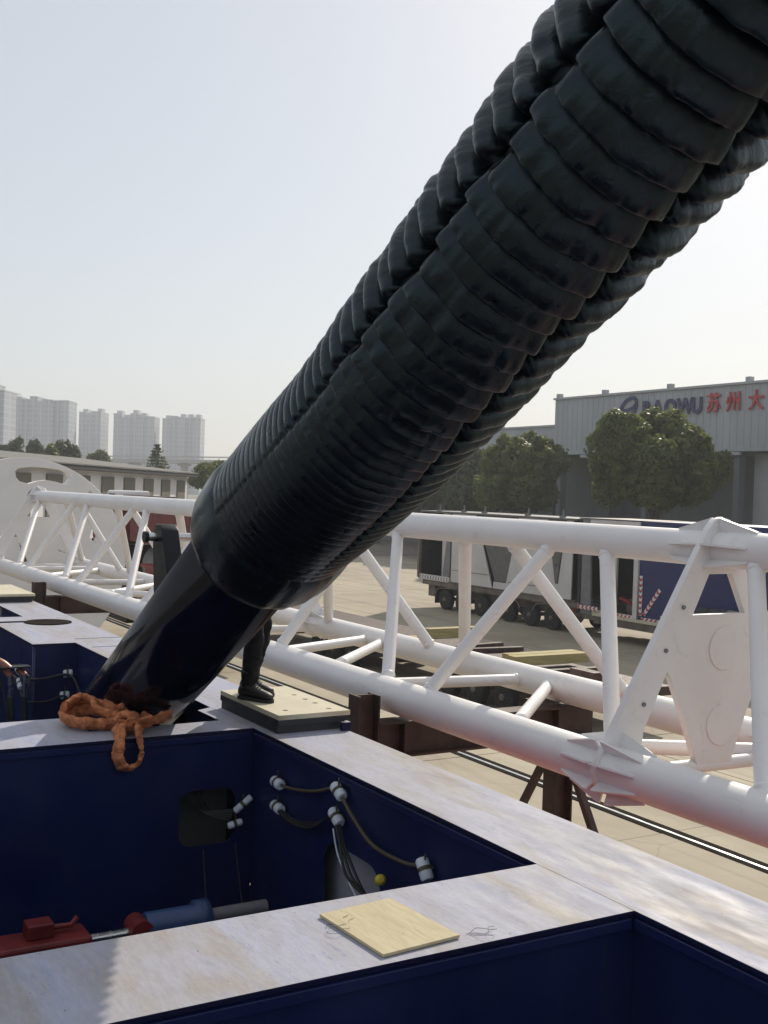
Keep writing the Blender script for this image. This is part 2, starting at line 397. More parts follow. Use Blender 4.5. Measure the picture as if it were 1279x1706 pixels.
tag(ribs.build('cladding_ribs', M['clad'], wh), kind='stuff')
MB().box(X0-.1, X1, WY-.16, WY+.5, ZT, ZT+.16).build('coping', M['cladpale'], wh)
MB().box(X0-.1, X1, WY-.14, WY+6, ZB-.16, ZB-.01).build('canopy_soffit', M['clad'], wh)
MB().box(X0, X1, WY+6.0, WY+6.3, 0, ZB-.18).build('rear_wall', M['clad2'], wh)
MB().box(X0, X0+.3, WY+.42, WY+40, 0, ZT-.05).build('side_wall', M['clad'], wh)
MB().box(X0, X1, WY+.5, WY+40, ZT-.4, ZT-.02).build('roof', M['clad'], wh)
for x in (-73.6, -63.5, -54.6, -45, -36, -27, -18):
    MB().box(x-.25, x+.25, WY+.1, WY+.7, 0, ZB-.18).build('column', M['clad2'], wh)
for xa, xb in ((-54.0, -45.4), (-44.6, -36.3), (-35.6, -27.4)):
    MB().box(xa, xb, WY+1.2, WY+1.4, 0, ZB-.25).build('sliding_door', M['cladpale'], wh)
for x in (-73.9, -68.3, -61.2, -53.8, -46, -38):
    MB().box(x-.2, x+.2, WY+.0, WY+.4, ZT+.17, ZT+.5).build('roof_lamp_box', M['cladpale'], wh)
for x in (-70.3, -54.5):
    MB().box(x-.35, x+.35, WY-.2, WY+.05, ZB-.42, ZB-.2).build('flood_lamp', M['cladpale'], wh)
def letter(ch, x, z, size, mat, sx=1.0, bold=.034):
    me = text_mesh(ch, size, bold)
    me.transform(Matrix(((sx, 0, 0, x), (0, 0, -1, WY-.13), (0, 1, 0, z), (0, 0, 0, 1))))
    return link('letter', me, mat, wh)
for ch, x in zip('BAOWU', (-63.75, -62.65, -61.45, -60.15, -58.75)):
    letter(ch, x, 12.0, 1.55, M['logo'], .95)
for ch, x in zip('苏州大', (-57.35, -55.55, -53.6)):
    letter(ch, x, 12.08, 1.45, M['signred'], .95, .013)
# round emblem: a tilted ring crossed by an S-shaped band
def ell(cx, cz, a, b, rot, n=40, t0=0, t1=360):
    P = []
    for k in range(n):
        t = R_(t0 + (t1-t0)*k/n); u, v = a*math.cos(t), b*math.sin(t)
        P.append((cx + u*math.cos(rot) - v*math.sin(rot), cz + u*math.sin(rot) + v*math.cos(rot)))
    return P
plate('emblem_ring', [ell(-65.35, 12.55, 1.22, .80, R_(42)), ell(-65.35, 12.55, .95, .53, R_(42))], .06, (0, WY-.1, 0), (1, 0, 0), (0, 0, 1), M['logo'], wh)
band = [(-66.35, 12.45), (-65.9, 12.62), (-65.4, 12.62), (-64.9, 12.75), (-64.45, 13.1), (-64.4, 12.9), (-64.8, 12.52), (-65.3, 12.38), (-65.85, 12.38), (-66.25, 12.22)]
plate('emblem_band', [band], .06, (0, WY-.1, 0), (1, 0, 0), (0, 0, 1), M['logo'], wh)

aw = empty('warehouse_annex', (-84, 63, 0), 'lower grey warehouse wing left of the lettered fascia', 'warehouse')
MB().box(-130, -74.6, 62, 62.4, 9.3, 11.75).build('fascia', M['clad'], aw)
MB().box(-130, -74.6, 61.86, 62.5, 11.75, 11.9).build('coping', M['cladpale'], aw)
MB().box(-130, -74.6, 61.9, 68, 9.15, 9.29).build('canopy_soffit', M['clad'], aw)
MB().box(-130, -74.6, 68, 68.3, 0, 9.14).build('rear_wall', M['clad2'], aw)
MB().box(-130, -74.6, 62.5, 100, 11.5, 11.74).build('roof', M['clad'], aw)
for x in (-84.6, -96): MB().box(x-.2, x+.2, 62.0, 62.4, 11.91, 12.2).build('roof_lamp_box', M['cladpale'], aw)
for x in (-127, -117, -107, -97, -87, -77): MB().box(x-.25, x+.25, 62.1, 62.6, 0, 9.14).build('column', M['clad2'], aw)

# ------------------------------------------------------------------ long shed on the left
A = Vector((-53.3, 11.1, 0)); B = Vector((-84.9, 32.6, 0)); dS = (B - A).normalized(); nS = Vector((dS.y, -dS.x, 0))
if nS.dot(Vector((1, -.4, 0))) < 0: nS = -nS                       # wall faces the yard
sh = empty('long_shed', A, 'long white shed with grey roof and olive grey shutters at the left', 'shed')
def sbox(name, t0, t1, d0, d1, z0, z1, mat):                       # t along the wall, d outward
    p = A + dS*(t0+t1)/2 + nS*(d0+d1)/2
    return MB().obox((p.x, p.y, (z0+z1)/2), dS*(t1-t0)/2, nS*abs(d1-d0)/2, Vector((0, 0, (z1-z0)/2))).build(name, mat, sh)
SL = (B - A).length
sbox('wall', -40, SL-.6, -9, -.5, 0, 6.35, M['shedwall'])
sbox('eave_fascia', -40.5, SL, -9.5, .2, 6.36, 6.60, M['fascia'])
E1 = [A + dS*t + nS*d for t in (-40.5, SL+.1) for d in (.25, -9.6)]
rv = []
for p, z in zip(E1, (6.61, 7.55, 6.61, 7.55)): rv.append((p.x, p.y, z))
for p, z in zip(E1, (6.68, 7.62, 6.68, 7.62)): rv.append((p.x, p.y, z))
MB().add(rv, [(0,1,3,2),(4,6,7,5),(0,2,6,4),(1,5,7,3),(0,4,5,1),(2,3,7,6)]).build('roof', M['shedroof'], sh)
t = SL - 3.9
while t > -36:
    sbox('shutter', t, t+2.3, -.5, -.40, .6, 6.05, M['shedpanel']); t -= 4.55

# ------------------------------------------------------------------ far towers and viaduct
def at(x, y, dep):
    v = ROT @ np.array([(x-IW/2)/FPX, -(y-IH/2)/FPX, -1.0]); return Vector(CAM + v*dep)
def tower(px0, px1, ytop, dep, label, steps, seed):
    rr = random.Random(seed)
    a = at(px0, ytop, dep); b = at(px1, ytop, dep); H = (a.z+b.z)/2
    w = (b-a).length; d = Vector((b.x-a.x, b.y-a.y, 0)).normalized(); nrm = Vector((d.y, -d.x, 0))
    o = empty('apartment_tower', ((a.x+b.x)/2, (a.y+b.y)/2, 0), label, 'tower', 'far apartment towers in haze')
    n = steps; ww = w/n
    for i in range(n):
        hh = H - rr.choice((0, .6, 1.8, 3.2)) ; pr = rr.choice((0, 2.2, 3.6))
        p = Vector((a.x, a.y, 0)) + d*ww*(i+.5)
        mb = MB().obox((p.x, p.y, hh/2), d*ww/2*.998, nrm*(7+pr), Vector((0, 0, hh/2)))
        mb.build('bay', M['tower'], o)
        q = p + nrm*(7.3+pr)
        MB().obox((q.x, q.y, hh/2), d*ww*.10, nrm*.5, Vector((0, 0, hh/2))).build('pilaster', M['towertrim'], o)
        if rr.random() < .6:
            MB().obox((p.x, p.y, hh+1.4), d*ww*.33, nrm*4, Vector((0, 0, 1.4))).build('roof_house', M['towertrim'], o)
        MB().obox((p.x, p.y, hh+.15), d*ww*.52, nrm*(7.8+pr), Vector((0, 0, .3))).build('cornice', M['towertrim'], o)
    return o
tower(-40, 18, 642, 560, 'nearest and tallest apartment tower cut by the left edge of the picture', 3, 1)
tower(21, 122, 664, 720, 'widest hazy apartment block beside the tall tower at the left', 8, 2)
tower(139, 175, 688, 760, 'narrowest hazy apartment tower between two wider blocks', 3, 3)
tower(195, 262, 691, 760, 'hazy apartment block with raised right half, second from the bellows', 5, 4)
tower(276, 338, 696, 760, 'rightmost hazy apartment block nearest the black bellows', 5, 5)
vd = empty('viaduct', at(250, 745, 420), 'pale elevated viaduct with railings in front of the far towers', 'viaduct')
pa = at(60, 727, 470); pb = at(420, 757, 400); pa.z = pb.z = 14.6
MB().beam(pa, pb, 9, 1.3).build('deck', M['concretefar'], vd)
dv = (pb-pa); dn = Vector((dv.y, -dv.x, 0)).normalized()
for s in (-1, 1):
    MB().beam(pa + dn*4.3*s + Vector((0, 0, 1.7)), pb + dn*4.3*s + Vector((0, 0, 1.7)), .25, .25).build('railing', M['concretefar'], vd)
for k in range(9):
    p = pa.lerp(pb, (k+.5)/9)
    MB().box(p.x-1.1, p.x+1.1, p.y-1.1, p.y+1.1, 0, 13.9).build('pier', M['concretefar'], vd)
    MB().box(p.x-2, p.x+2, p.y-2, p.y+2, 13.0, 13.94).build('pier_head', M['concretefar'], vd)
    for s in (-1, 1):
        q = p + dn*4.3*s; MB().box(q.x-.1, q.x+.1, q.y-.1, q.y+.1, 15.2, 16.4).build('railing_post', M['concretefar'], vd)

# ------------------------------------------------------------------ trees
def leaves_on(clumps, n, size, rg):
    sub = []
    for c, s in clumps:                                  # each bough carries smaller leaf tufts on its outside
        for _ in range(9):
            d = rg.normal(size=3); d[2] += .35; d /= np.linalg.norm(d)
            sub.append((c + d*s*rg.uniform(.55, .98), s*rg.uniform(.24, .46)))
    clumps = clumps + sub
    w = np.array([c[1].prod()**.62 for c in clumps]); w /= w.sum()
    idx = rg.choice(len(clumps), n, p=w)
    C = np.array([c[0] for c in clumps])[idx]; S = np.array([c[1] for c in clumps])[idx]
    d = rg.normal(size=(n, 3)); d /= np.linalg.norm(d, axis=1)[:, None]
    rad = rg.uniform(.30, 1.0, n)[:, None]**.5*1.06; rad[rg.random(n) < .06] *= 1.22
    P = C + d*S*rad
    nr = d + rg.normal(scale=.45, size=(n, 3)); nr /= np.linalg.norm(nr, axis=1)[:, None]
    t = np.cross(nr, rg.normal(size=(n, 3))); t /= np.linalg.norm(t, axis=1)[:, None]; b = np.cross(nr, t)
    s = (size*rg.uniform(.5, 1.35, n))[:, None]
    return np.stack([P + t*s, P + b*s*.5, P - t*s, P - b*s*.5], 1)
def tree(name, base, height, rx, ry, label, cat='tree', crown_low=.33, n=24000, leaf=.20, mat='leaf', seed=0, nc=70, group=None, clump=.26, lean=0):
    rg = np.random.default_rng(seed); o = empty(name, base, label, cat, group)
    bx, by, bz = base; zc = bz + height*(1+crown_low)/2; rz = height*(1-crown_low)/2
    clumps = []
    for _ in range(nc):
        d = rg.normal(size=3); d /= np.linalg.norm(d); r = rg.uniform(.25, .80)**.6
        if d[2] < -.55: d[2] *= .5
        wob = 1 + .09*math.sin(3*math.atan2(d[1], d[0]) + seed) + .10*math.sin(5*d[2] + seed*2)
        c = np.array([bx + lean*d[2] + d[0]*rx*r*wob, by + d[1]*ry*r*wob, zc + d[2]*rz*r*wob])
        if len(clumps) > 6:                              # keep boughs attached to the crown
            for _k in range(8):
                near = min(np.linalg.norm((c - q[0])/(np.array([rx, ry, rz])*clump)) for q in clumps)
                if near < 1.25: break
                c = c*.9 + np.array([bx, by, zc])*.1
        s = rg.uniform(.5, 1.3)*clump; clumps.append((c, np.array([rx*s, ry*s, rz*s*1.05])))
    quads_object('crown', leaves_on(clumps, n, leaf, rg), M[mat], o)
    core = MB()
    tr = MB(); r0 = max(.05, height*.022)
    tr.path(curve_pts([(bx, by, bz), (bx+.1*rx*.3, by, bz+height*.25), (bx, by+.05*ry, bz+height*.5), (bx, by, bz+height*.8)], 5), r0, 10, 1, lambda u: 1-.8*u)
    for k in range(7):
        c = clumps[k*5 % len(clumps)][0]; z0 = bz + height*rg.uniform(.25, .5)
        tr.path(curve_pts([(bx, by, z0), ((bx+c[0])/2, (by+c[1])/2, (z0+c[2])/2+.03*height), tuple(c)], 4), r0*.5, 7, 1, lambda u: 1-.8*u)
    tr.build('trunk', M['bark'], o)
    return o
tree('camphor_tree', (-53.9, 52, 0), 12.9, 5.0, 4.6, 'largest round camphor tree in front of the lettered fascia', crown_low=.22, n=72000, leaf=.20, seed=3, nc=100, clump=.20)
tree('camphor_tree', (-69.4, 53, 0), 12.1, 4.4, 4.2, 'medium round camphor tree left of the lettered fascia', crown_low=.20, n=56000, leaf=.20, seed=5, nc=90, lean=1.0, clump=.20)
tree('camphor_tree', (-83.5, 56, 0), 9.4, 6.0, 4.5, 'dim green tree showing just below the bellows beside the truss', crown_low=.15, n=26000, leaf=.3, mat='leafdark', seed=8, nc=70)
def px_tree(px, ytop, dep, wpx, label, seed, mat='leafdark', n=7000, leaf=.24, low=.58):
    p = at(px, ytop+7, dep); r = wpx*.46*dep/FPX
    return tree('bushy_tree', (p.x, p.y, 0), p.z, r, r, label, crown_low=low, n=n, leaf=leaf, mat=mat, seed=seed, nc=46, group='trees behind the long shed', clump=.34)
px_tree(18, 726, 150, 62, 'dull green tree behind the shed roof at the far left edge', 11)
px_tree(56, 729, 155, 46, 'second bushy tree from the left edge, behind the shed roof', 12)
px_tree(106, 724, 140, 52, 'darkest and tallest bushy tree behind the shed roof', 13)
px_tree(84, 742, 130, 50, 'low light green tree in front of the darkest one, behind the shed', 14, 'leaf')
px_tree(165, 745, 170, 50, 'low pale tree behind the shed roof, under the viaduct', 15, 'leaf')
px_tree(352, 762, 120, 84, 'bushy green tree between the shed end and the bellows', 16, 'leaf')
# small layered conifer
p = at(262, 742, 125); cf = empty('conifer', (p.x, p.y, 0), 'small dark layered conifer standing up behind the shed roof', 'tree')
MB().tube((p.x, p.y, 0), (p.x, p.y, p.z), .16, .03, 8).build('trunk', M['bark'], cf)
rg = np.random.default_rng(5); Q = []
for lv in range(9):
    z = p.z - .1 - lv*.32; rad = .25 + lv*.17
    for k in range(9):
        a = rg.uniform(0, 2*math.pi); tip = np.array([p.x+math.cos(a)*rad, p.y+math.sin(a)*rad, z-.12*rad+.1]); root = np.array([p.x, p.y, z+.05])
        for q in range(9):
            u = rg.uniform(.2, 1); c = root*(1-u)+tip*u; tt = rg.normal(size=3)*.16; bb = rg.normal(size=3)*.06
            Q.append([c+tt, c+bb, c-tt, c-bb])
quads_object('crown', np.array(Q), M['leafdark'], cf)
# ------------------------------------------------------------------ navy machine frame
D = 3.86
fr = empty('machine_frame', (-6, 2.2, 2.2), 'navy blue steel machine frame with open bays and pale dusty top', 'machine frame')
FZ = D - .022
def top(poly): return MB().prism(poly, FZ, D).build('top_plate', M['frame'], fr, .0022)
YI, YO = 3.478, 4.10
top([(-12.60, YI+.0008), (-1.0, YI+.0008), (-1.0, YO), (-12.60, YO)])                                     # long beam
top([(-4.325, -1.15), (-3.642, -1.15), (-3.642, YI), (-4.325, YI)])                                     # near cross beam
top([(-8.58, -1.15), (-7.72, -1.15), (-7.72, YI), (-8.58, YI), (-8.50, 3.34), (-8.07, 3.35), (-8.05, 2.34), (-8.58, 2.34)])   # far cross beam, notched for the cylinder
top([(-15.22, 3.01), (-12.604, 3.01), (-12.604, YO), (-15.22, YO)])                                     # rear step
top([(-16.62, 3.50), (-15.224, 3.50), (-15.224, YO), (-16.62, YO)])
top([(-24.0, 2.3), (-16.624, 2.3), (-16.624, YO), (-24.0, YO)])
top([(-24.0, -1.8), (-1.0, -1.8), (-1.0, -1.154), (-24.0, -1.154)])                                     # near-side long beam
top([(-.996, -1.8), (2.5, -1.8), (2.5, YO), (-.996, YO)])                                               # where the photographer stands
WZ0, WZ1 = 2.2, FZ - .002
def wall(pts, holes=(), t=.02):
    (x0, y0), (x1, y1) = pts
    u = Vector((x1-x0, y1-y0, 0)); L = u.length
    return plate('wall', [[(0, WZ0), (L, WZ0), (L, WZ1), (0, WZ1)]] + list(holes), t, (x0, y0, 0), u, (0, 0, 1), M['navywall'], fr)
wall(((-7.745, -1.15), (-7.745, YI+.016)), [rrect(2.92+1.15, 3.36+1.15, 3.02, 3.43, .10)])                # bay wall facing the camera, with hand hole
wall(((-7.73, YI+.028), (-4.315, YI+.028)), [rrect(1.15, 1.90, 2.55, 3.36, .16)])                        # bay wall under the long beam
wall(((-4.30, -1.15), (-4.30, YI)))
wall(((-3.667, -1.15), (-3.667, YI+.016)))
wall(((-3.655, YI+.028), (-1.0, YI+.028)))
wall(((-12.625, 3.02), (-12.625, YI+.03)))
wall(((-15.20, 3.035), (-12.61, 3.035)))
wall(((-15.20, -1.15), (-15.20, 3.01)))
wall(((-12.60, YI+.028), (-8.57, YI+.028)))
wall(((-8.555, -1.15), (-8.555, 2.33)))
wall(((-24.0, YO-.02), (2.5, YO-.02)))
wall(((-16.60, 3.525), (-15.23, 3.525)))
wall(((-16.645, 2.3), (-16.645, 3.5)))
wall(((-24.0, -1.17), (-1.0, -1.17)))
MB().box(-24, 2.5, -1.8, YO-.04, 2.15, 2.19).build('floor_plate', M['navywall'], fr)
MB().box(-8.2, -8.16, 2.5, 3.47, 2.4, 3.6).build('inner_stiffener', M['midgrey'], fr)
MB().box(-6.9, -5.6, 3.62, 3.65, 2.3, 3.6).build('inner_stiffener', M['innergrey'], fr)
MB().box(-8.52, -8.08, 2.95, 3.33, 3.70, 3.72).build('notch_ledge', M['midgrey'], fr)
# edge lips round the bays (welded strips standing just under the plate edge)
MB().box(-7.735, -7.712, -1.15, YI-.02, D-.075, D-.03).build('edge_strip', M['navywall'], fr, .003)
MB().box(-3.655, -3.632, -1.15, YI-.02, D-.075, D-.03).build('edge_strip', M['navywall'], fr, .003)
MB().box(-3.63, -1.0, YI-.012, YI+.016, D-.075, D-.03).build('edge_strip', M['navywall'], fr, .003)
MB().box(-7.70, -4.34, YI-.012, YI+.016, D-.075, D-.03).build('edge_strip', M['navywall'], fr, .003)
# round dark cover in the rear step with the slot that runs from it
MB().tube((-14.5, 3.65, D-.003), (-14.5, 3.65, D+.012), .29, n=40).build('round_cover', M['groove'], fr)
MB().box(-14.68, -14.60, 3.02, 3.40, D-.003, D+.009).build('slot_cover', M['groove'], fr)
MB().box(-11.2, -11.14, 3.60, 3.86, D, D+.010).build('lifting_strip', M['black'], fr)
for x in (-12.9, -12.2): MB().box(x, x+.012, 3.55, 4.09, D-.002, D+.0035).build('plate_joint', M['midgrey'], fr)
MB().obox((-7.38, 4.075, D+.03), Vector((.02, 0, 0)), Vector((0, .035, 0)), Vector((0, 0, .035))).build('corner_lug', M['frame'], fr)

# cable clamps with straps, and the cables they hold
def clamp(p, ax, r=.034, L=.12, wall_n=(0, -1, 0)):
    p = Vector(p); ax = Vector(ax).normalized(); wn_ = Vector(wall_n)
    c = MB(); c.lathe([(-L/2, r*.8), (-L/2+.012, r), (L/2-.012, r), (L/2, r*.8)], p, ax, 20)
    o = c.build('cable_clamp', M['clamp'], fr)
    s = MB().lathe([(-.012, r*1.06), (.012, r*1.06)], p, ax, 20); s.tube(p - wn_*.0, p - wn_*.06, .012, n=8)
    s.path([p + Vector((0, 0, r)), p + Vector((.004, 0, r+.03)), p + Vector((.016, -.008, r+.05))], .006, 6)
    s.build('strap', M['olive_cable'], o)
yw = YI - .035
CL = [(-7.20, 3.575), (-7.19, 3.405), (-6.30, 3.735), (-6.32, 3.565), (-5.27, 3.55)]
AX = [(1, 0, -.05), (1, 0, -.08), (1, 0, -.45), (1, 0, -.55), (1, .0, -1.3)]
for (x, z), a in zip(CL, AX): clamp((x, yw, z), a, .038, .125)
clamp((-7.69, 3.40, 3.305), (.2, .8, .7), .026, .16, (1, 0, 0)); clamp((-7.69, 3.34, 3.165), (.1, 1, .25), .026, .11, (1, 0, 0))
def cable(pts, r=.011, mat='cable', par=fr, n=10): return MB().path(curve_pts(pts, n), r, 8).build('cable', M[mat], par)
cable([(-7.25, yw, 3.575), (-7.0, yw, 3.585), (-6.65, yw, 3.65), (-6.36, yw, 3.745)], .011, 'olive_cable')
cable([(-6.25, yw, 3.71), (-6.1, yw, 3.62), (-5.85, yw, 3.52), (-5.5, yw, 3.52), (-5.3, yw, 3.56)], .013, 'olive_cable')
for k in range(3):
    cable([(-7.16, yw-.01*k, 3.40), (-6.9, yw-.012*k, 3.39-.01*k), (-6.6, yw-.012*k, 3.45-.012*k), (-6.36, yw-.01*k, 3.57)], .009)
    cable([(-6.28, yw-.012*k, 3.54), (-6.2, yw-.015*k, 3.42), (-6.02-.03*k, yw-.02*k, 3.26), (-5.8+.04*k, yw-.02, 3.18), (-5.5, yw, 3.12-.02*k)], .010)
cable([(-6.3, yw-.03, 3.50), (-6.22, yw-.035, 3.36), (-6.06, yw-.04, 3.24), (-5.95, yw-.04, 3.17)], .006, 'clamp')
MB().lathe([(-.03, .018), (-.01, .032), (.02, .032), (.03, .015)], (-5.70, yw-.03, 3.36), (1, -.2, .4), 14).build('cable_cap', M['yellow'], fr)
for k in range(5):
    cable([(-7.85, 3.02+.03*k, 3.42), (-7.80, 3.05+.02*k, 3.34), (-7.79, 3.12+.02*k, 3.25), (-7.70, 3.30+.01*k, 3.19+.02*k)], .009)
for a, b in (((-7.70, 3.10, 3.0), (-7.0, 2.9, 2.3)), ((-7.70, 3.35, 3.02), (-6.9, 3.15, 2.3))):
    MB().tube(a, b, .006, n=6).build('brake_line', M['cable'], fr)
# clamps, hoses and cable in the rear bay
for (p, a) in (((-12.58, 3.40, 3.52), (.3, 1, .1)), ((-12.58, 3.37, 3.28), (.3, 1, .1))): clamp(p, a, .045, .10, (1, 0, 0))
clamp((-13.05, 2.98, 3.50), (1, 0, -.1), .04, .16); clamp((-13.0, 2.98, 3.36), (1, 0, -.5), .04, .16)
cable([(-13.0, 2.97, 3.49), (-12.75, 2.96, 3.46), (-12.5, 3.1, 3.49), (-12.5, 3.38, 3.52), (-12.3, 3.44, 3.4), (-12.0, 3.43, 3.1)], .014)
cable([(-12.95, 2.97, 3.30), (-12.6, 2.95, 3.24), (-12.5, 3.15, 3.24), (-12.52, 3.36, 3.28), (-12.35, 3.42, 3.1)], .011)

# ------------------------------------------------------------------ hydraulic manifold at the left
hm = empty('hydraulic_manifold', (-12.3, 2.7, 2.2), 'copper toned pipe manifold with two black hoses in the rear bay', 'manifold')
MB().path(curve_pts([(-12.5, 2.05, 3.80), (-12.45, 2.35, 3.77), (-12.4, 2.60, 3.71), (-12.36, 2.72, 3.62)], 8), .055, 14).build('pipe', M['bronze'], hm)
MB().box(-12.42, -12.26, 2.2, 2.92, 3.66, 3.672).build('bracket_plate', M['black'], hm)
for y in (2.72, 2.865):
    MB().tube((-12.38, y-.05, 3.63), (-12.30, y, 3.57), .036, n=14).build('pipe', M['bronze'], hm)
    f_ = MB(); f_.tube((-12.30, y, 3.58), (-12.30, y, 3.48), .040, n=6); f_.tube((-12.29, y+.036, 3.57), (-12.29, y+.036, 3.49), .019, n=10)
    fo = f_.build('fitting', M['steel'], hm)
    MB().tube((-12.30, y, 3.485), (-12.30, y, 3.33), .026, n=14).build('ferrule', M['steel'], fo)
    MB().path(curve_pts([(-12.30, y, 3.35), (-12.29, y+.01, 3.1), (-12.27, y+.03, 2.6), (-12.24, y+.05, 2.2)], 6), .032, 12).build('hose', M['cable'], hm)
MB().path(curve_pts([(-12.3, 2.60, 3.60), (-12.28, 2.66, 3.3), (-12.25, 2.74, 2.9), (-12.2, 2.82, 2.2)], 6), .008, 8).build('thin_hose', M['cable'], hm)

# ------------------------------------------------------------------ small steering cylinder low in the bay
hc = empty('hydraulic_cylinder', (-7.0, 2.3, 2.2), 'blue hydraulic cylinder with bright rod low inside the near bay', 'hydraulic cylinder')
ax0 = Vector((-7.03, 2.38, 2.80)); axd = Vector((0, 1, 0.0)); zc = 2.78
MB().lathe([(0, .085), (.01, .092), (.33, .092), (.34, .118), (.43, .118), (.44, .10)], (-7.03, 2.44, zc), (0, 1, 0), 28).build('barrel', M['bluecyl'], hc)
MB().tube((-7.03, 2.87, zc), (-7.03, 3.30, zc), .046, n=20).build('rod', M['grey'], hc)
e_ = MB().tube((-7.12, 2.40, zc), (-6.94, 2.40, zc), .072, n=24); e_.build('rod_eye', M['armred'], hc)
MB().tube((-7.03, 2.03, zc-.02), (-7.03, 2.36, zc-.02), .034, n=18).build('rod', M['steel'], hc)
MB().box(-7.1, -6.95, 2.35, 2.46, 2.19, zc-.05).build('foot_bracket', M['bluecyl'], hc)
ra = empty('axle_arm', (-7.0, 1.5, 2.2), 'red cast axle arm with valve block low in the near bay', 'axle arm')
MB().prism([(-7.16, .6), (-6.86, .6), (-6.88, 2.06), (-7.14, 2.06)], 2.66, 2.84).build('arm', M['armred'], ra, .02)
MB().box(-7.10, -6.96, 1.68, 1.84, 2.841, 2.93).build('valve_block', M['armred'], ra, .008)
MB().path([(-7.03, 1.84, 2.88), (-7.03, 1.96, 2.875), (-7.03, 2.00, 2.92)], .018, 8).build('valve_lever', M['armred'], ra)
MB().tube((-6.86, 1.56, 2.75), (-6.84, 1.56, 2.75), .03, n=12).build('plug', M['steel'], ra)
MB().box(-7.1, -6.9, .7, .9, 2.19, 2.66).build('pedestal', M['armred'], ra)

# ------------------------------------------------------------------ big cylinder and its bellows
EL = R_(30.5); AX_ = Vector((math.cos(EL), 0, math.sin(EL))); NUP = Vector((-math.sin(EL), 0, math.cos(EL))); VY = Vector((0, 1, 0))
Q0 = Vector((-8.768, 2.85, 3.861))
bc = empty('lifting_cylinder', Q0 + Vector((0, 0, -1.4)), 'large glossy black lifting cylinder rising out of the frame notch', 'cylinder')
MB().lathe([(-1.7, .30), (-1.68, .352), (3.1, .352), (3.11, .30)], Q0, AX_, 72).build('barrel', M['barrel'], bc)
MB().lathe([(2.0, .14), (9.6, .14)], Q0, AX_, 32).build('piston_rod', M['steel'], bc)
MB().lathe([(-1.98, .1), (-1.96, .24), (-1.70, .24)], Q0, AX_, 32).build('end_lug', M['barrel'], bc)
bl = empty('bellows', Q0 + AX_*2.7, 'black ribbed fabric bellows sleeving the raised cylinder', 'bellows')
SAG = Vector((0, .042, -.062))
def sm(t, a, b):
    x = min(1, max(0, (t-a)/(b-a))); return x*x*(3-2*x)
edges = [3.29]
tcur = 3.29
while tcur < 8.8:
    edges.append(tcur + .062 + .076*sm(tcur, 3.5, 5.6) + random.uniform(-.010, .010)*sm(tcur, 3.2, 4.6)); tcur = edges[-1]
NTH = 240; US = [0, .03, .07, .13, .2, .3, .42, .55, .68, .8, .91, 1]; NU = len(US)
SEAMS = [-93, -3, 87, 177]
TH = [2*math.pi*k/NTH for k in range(NTH)]
def bell_pt(tt, th, rr): return Q0 + SAG*sm(tt, 2.95, 4.5) + AX_*tt + (NUP*math.cos(th) + VY*math.sin(th))*rr
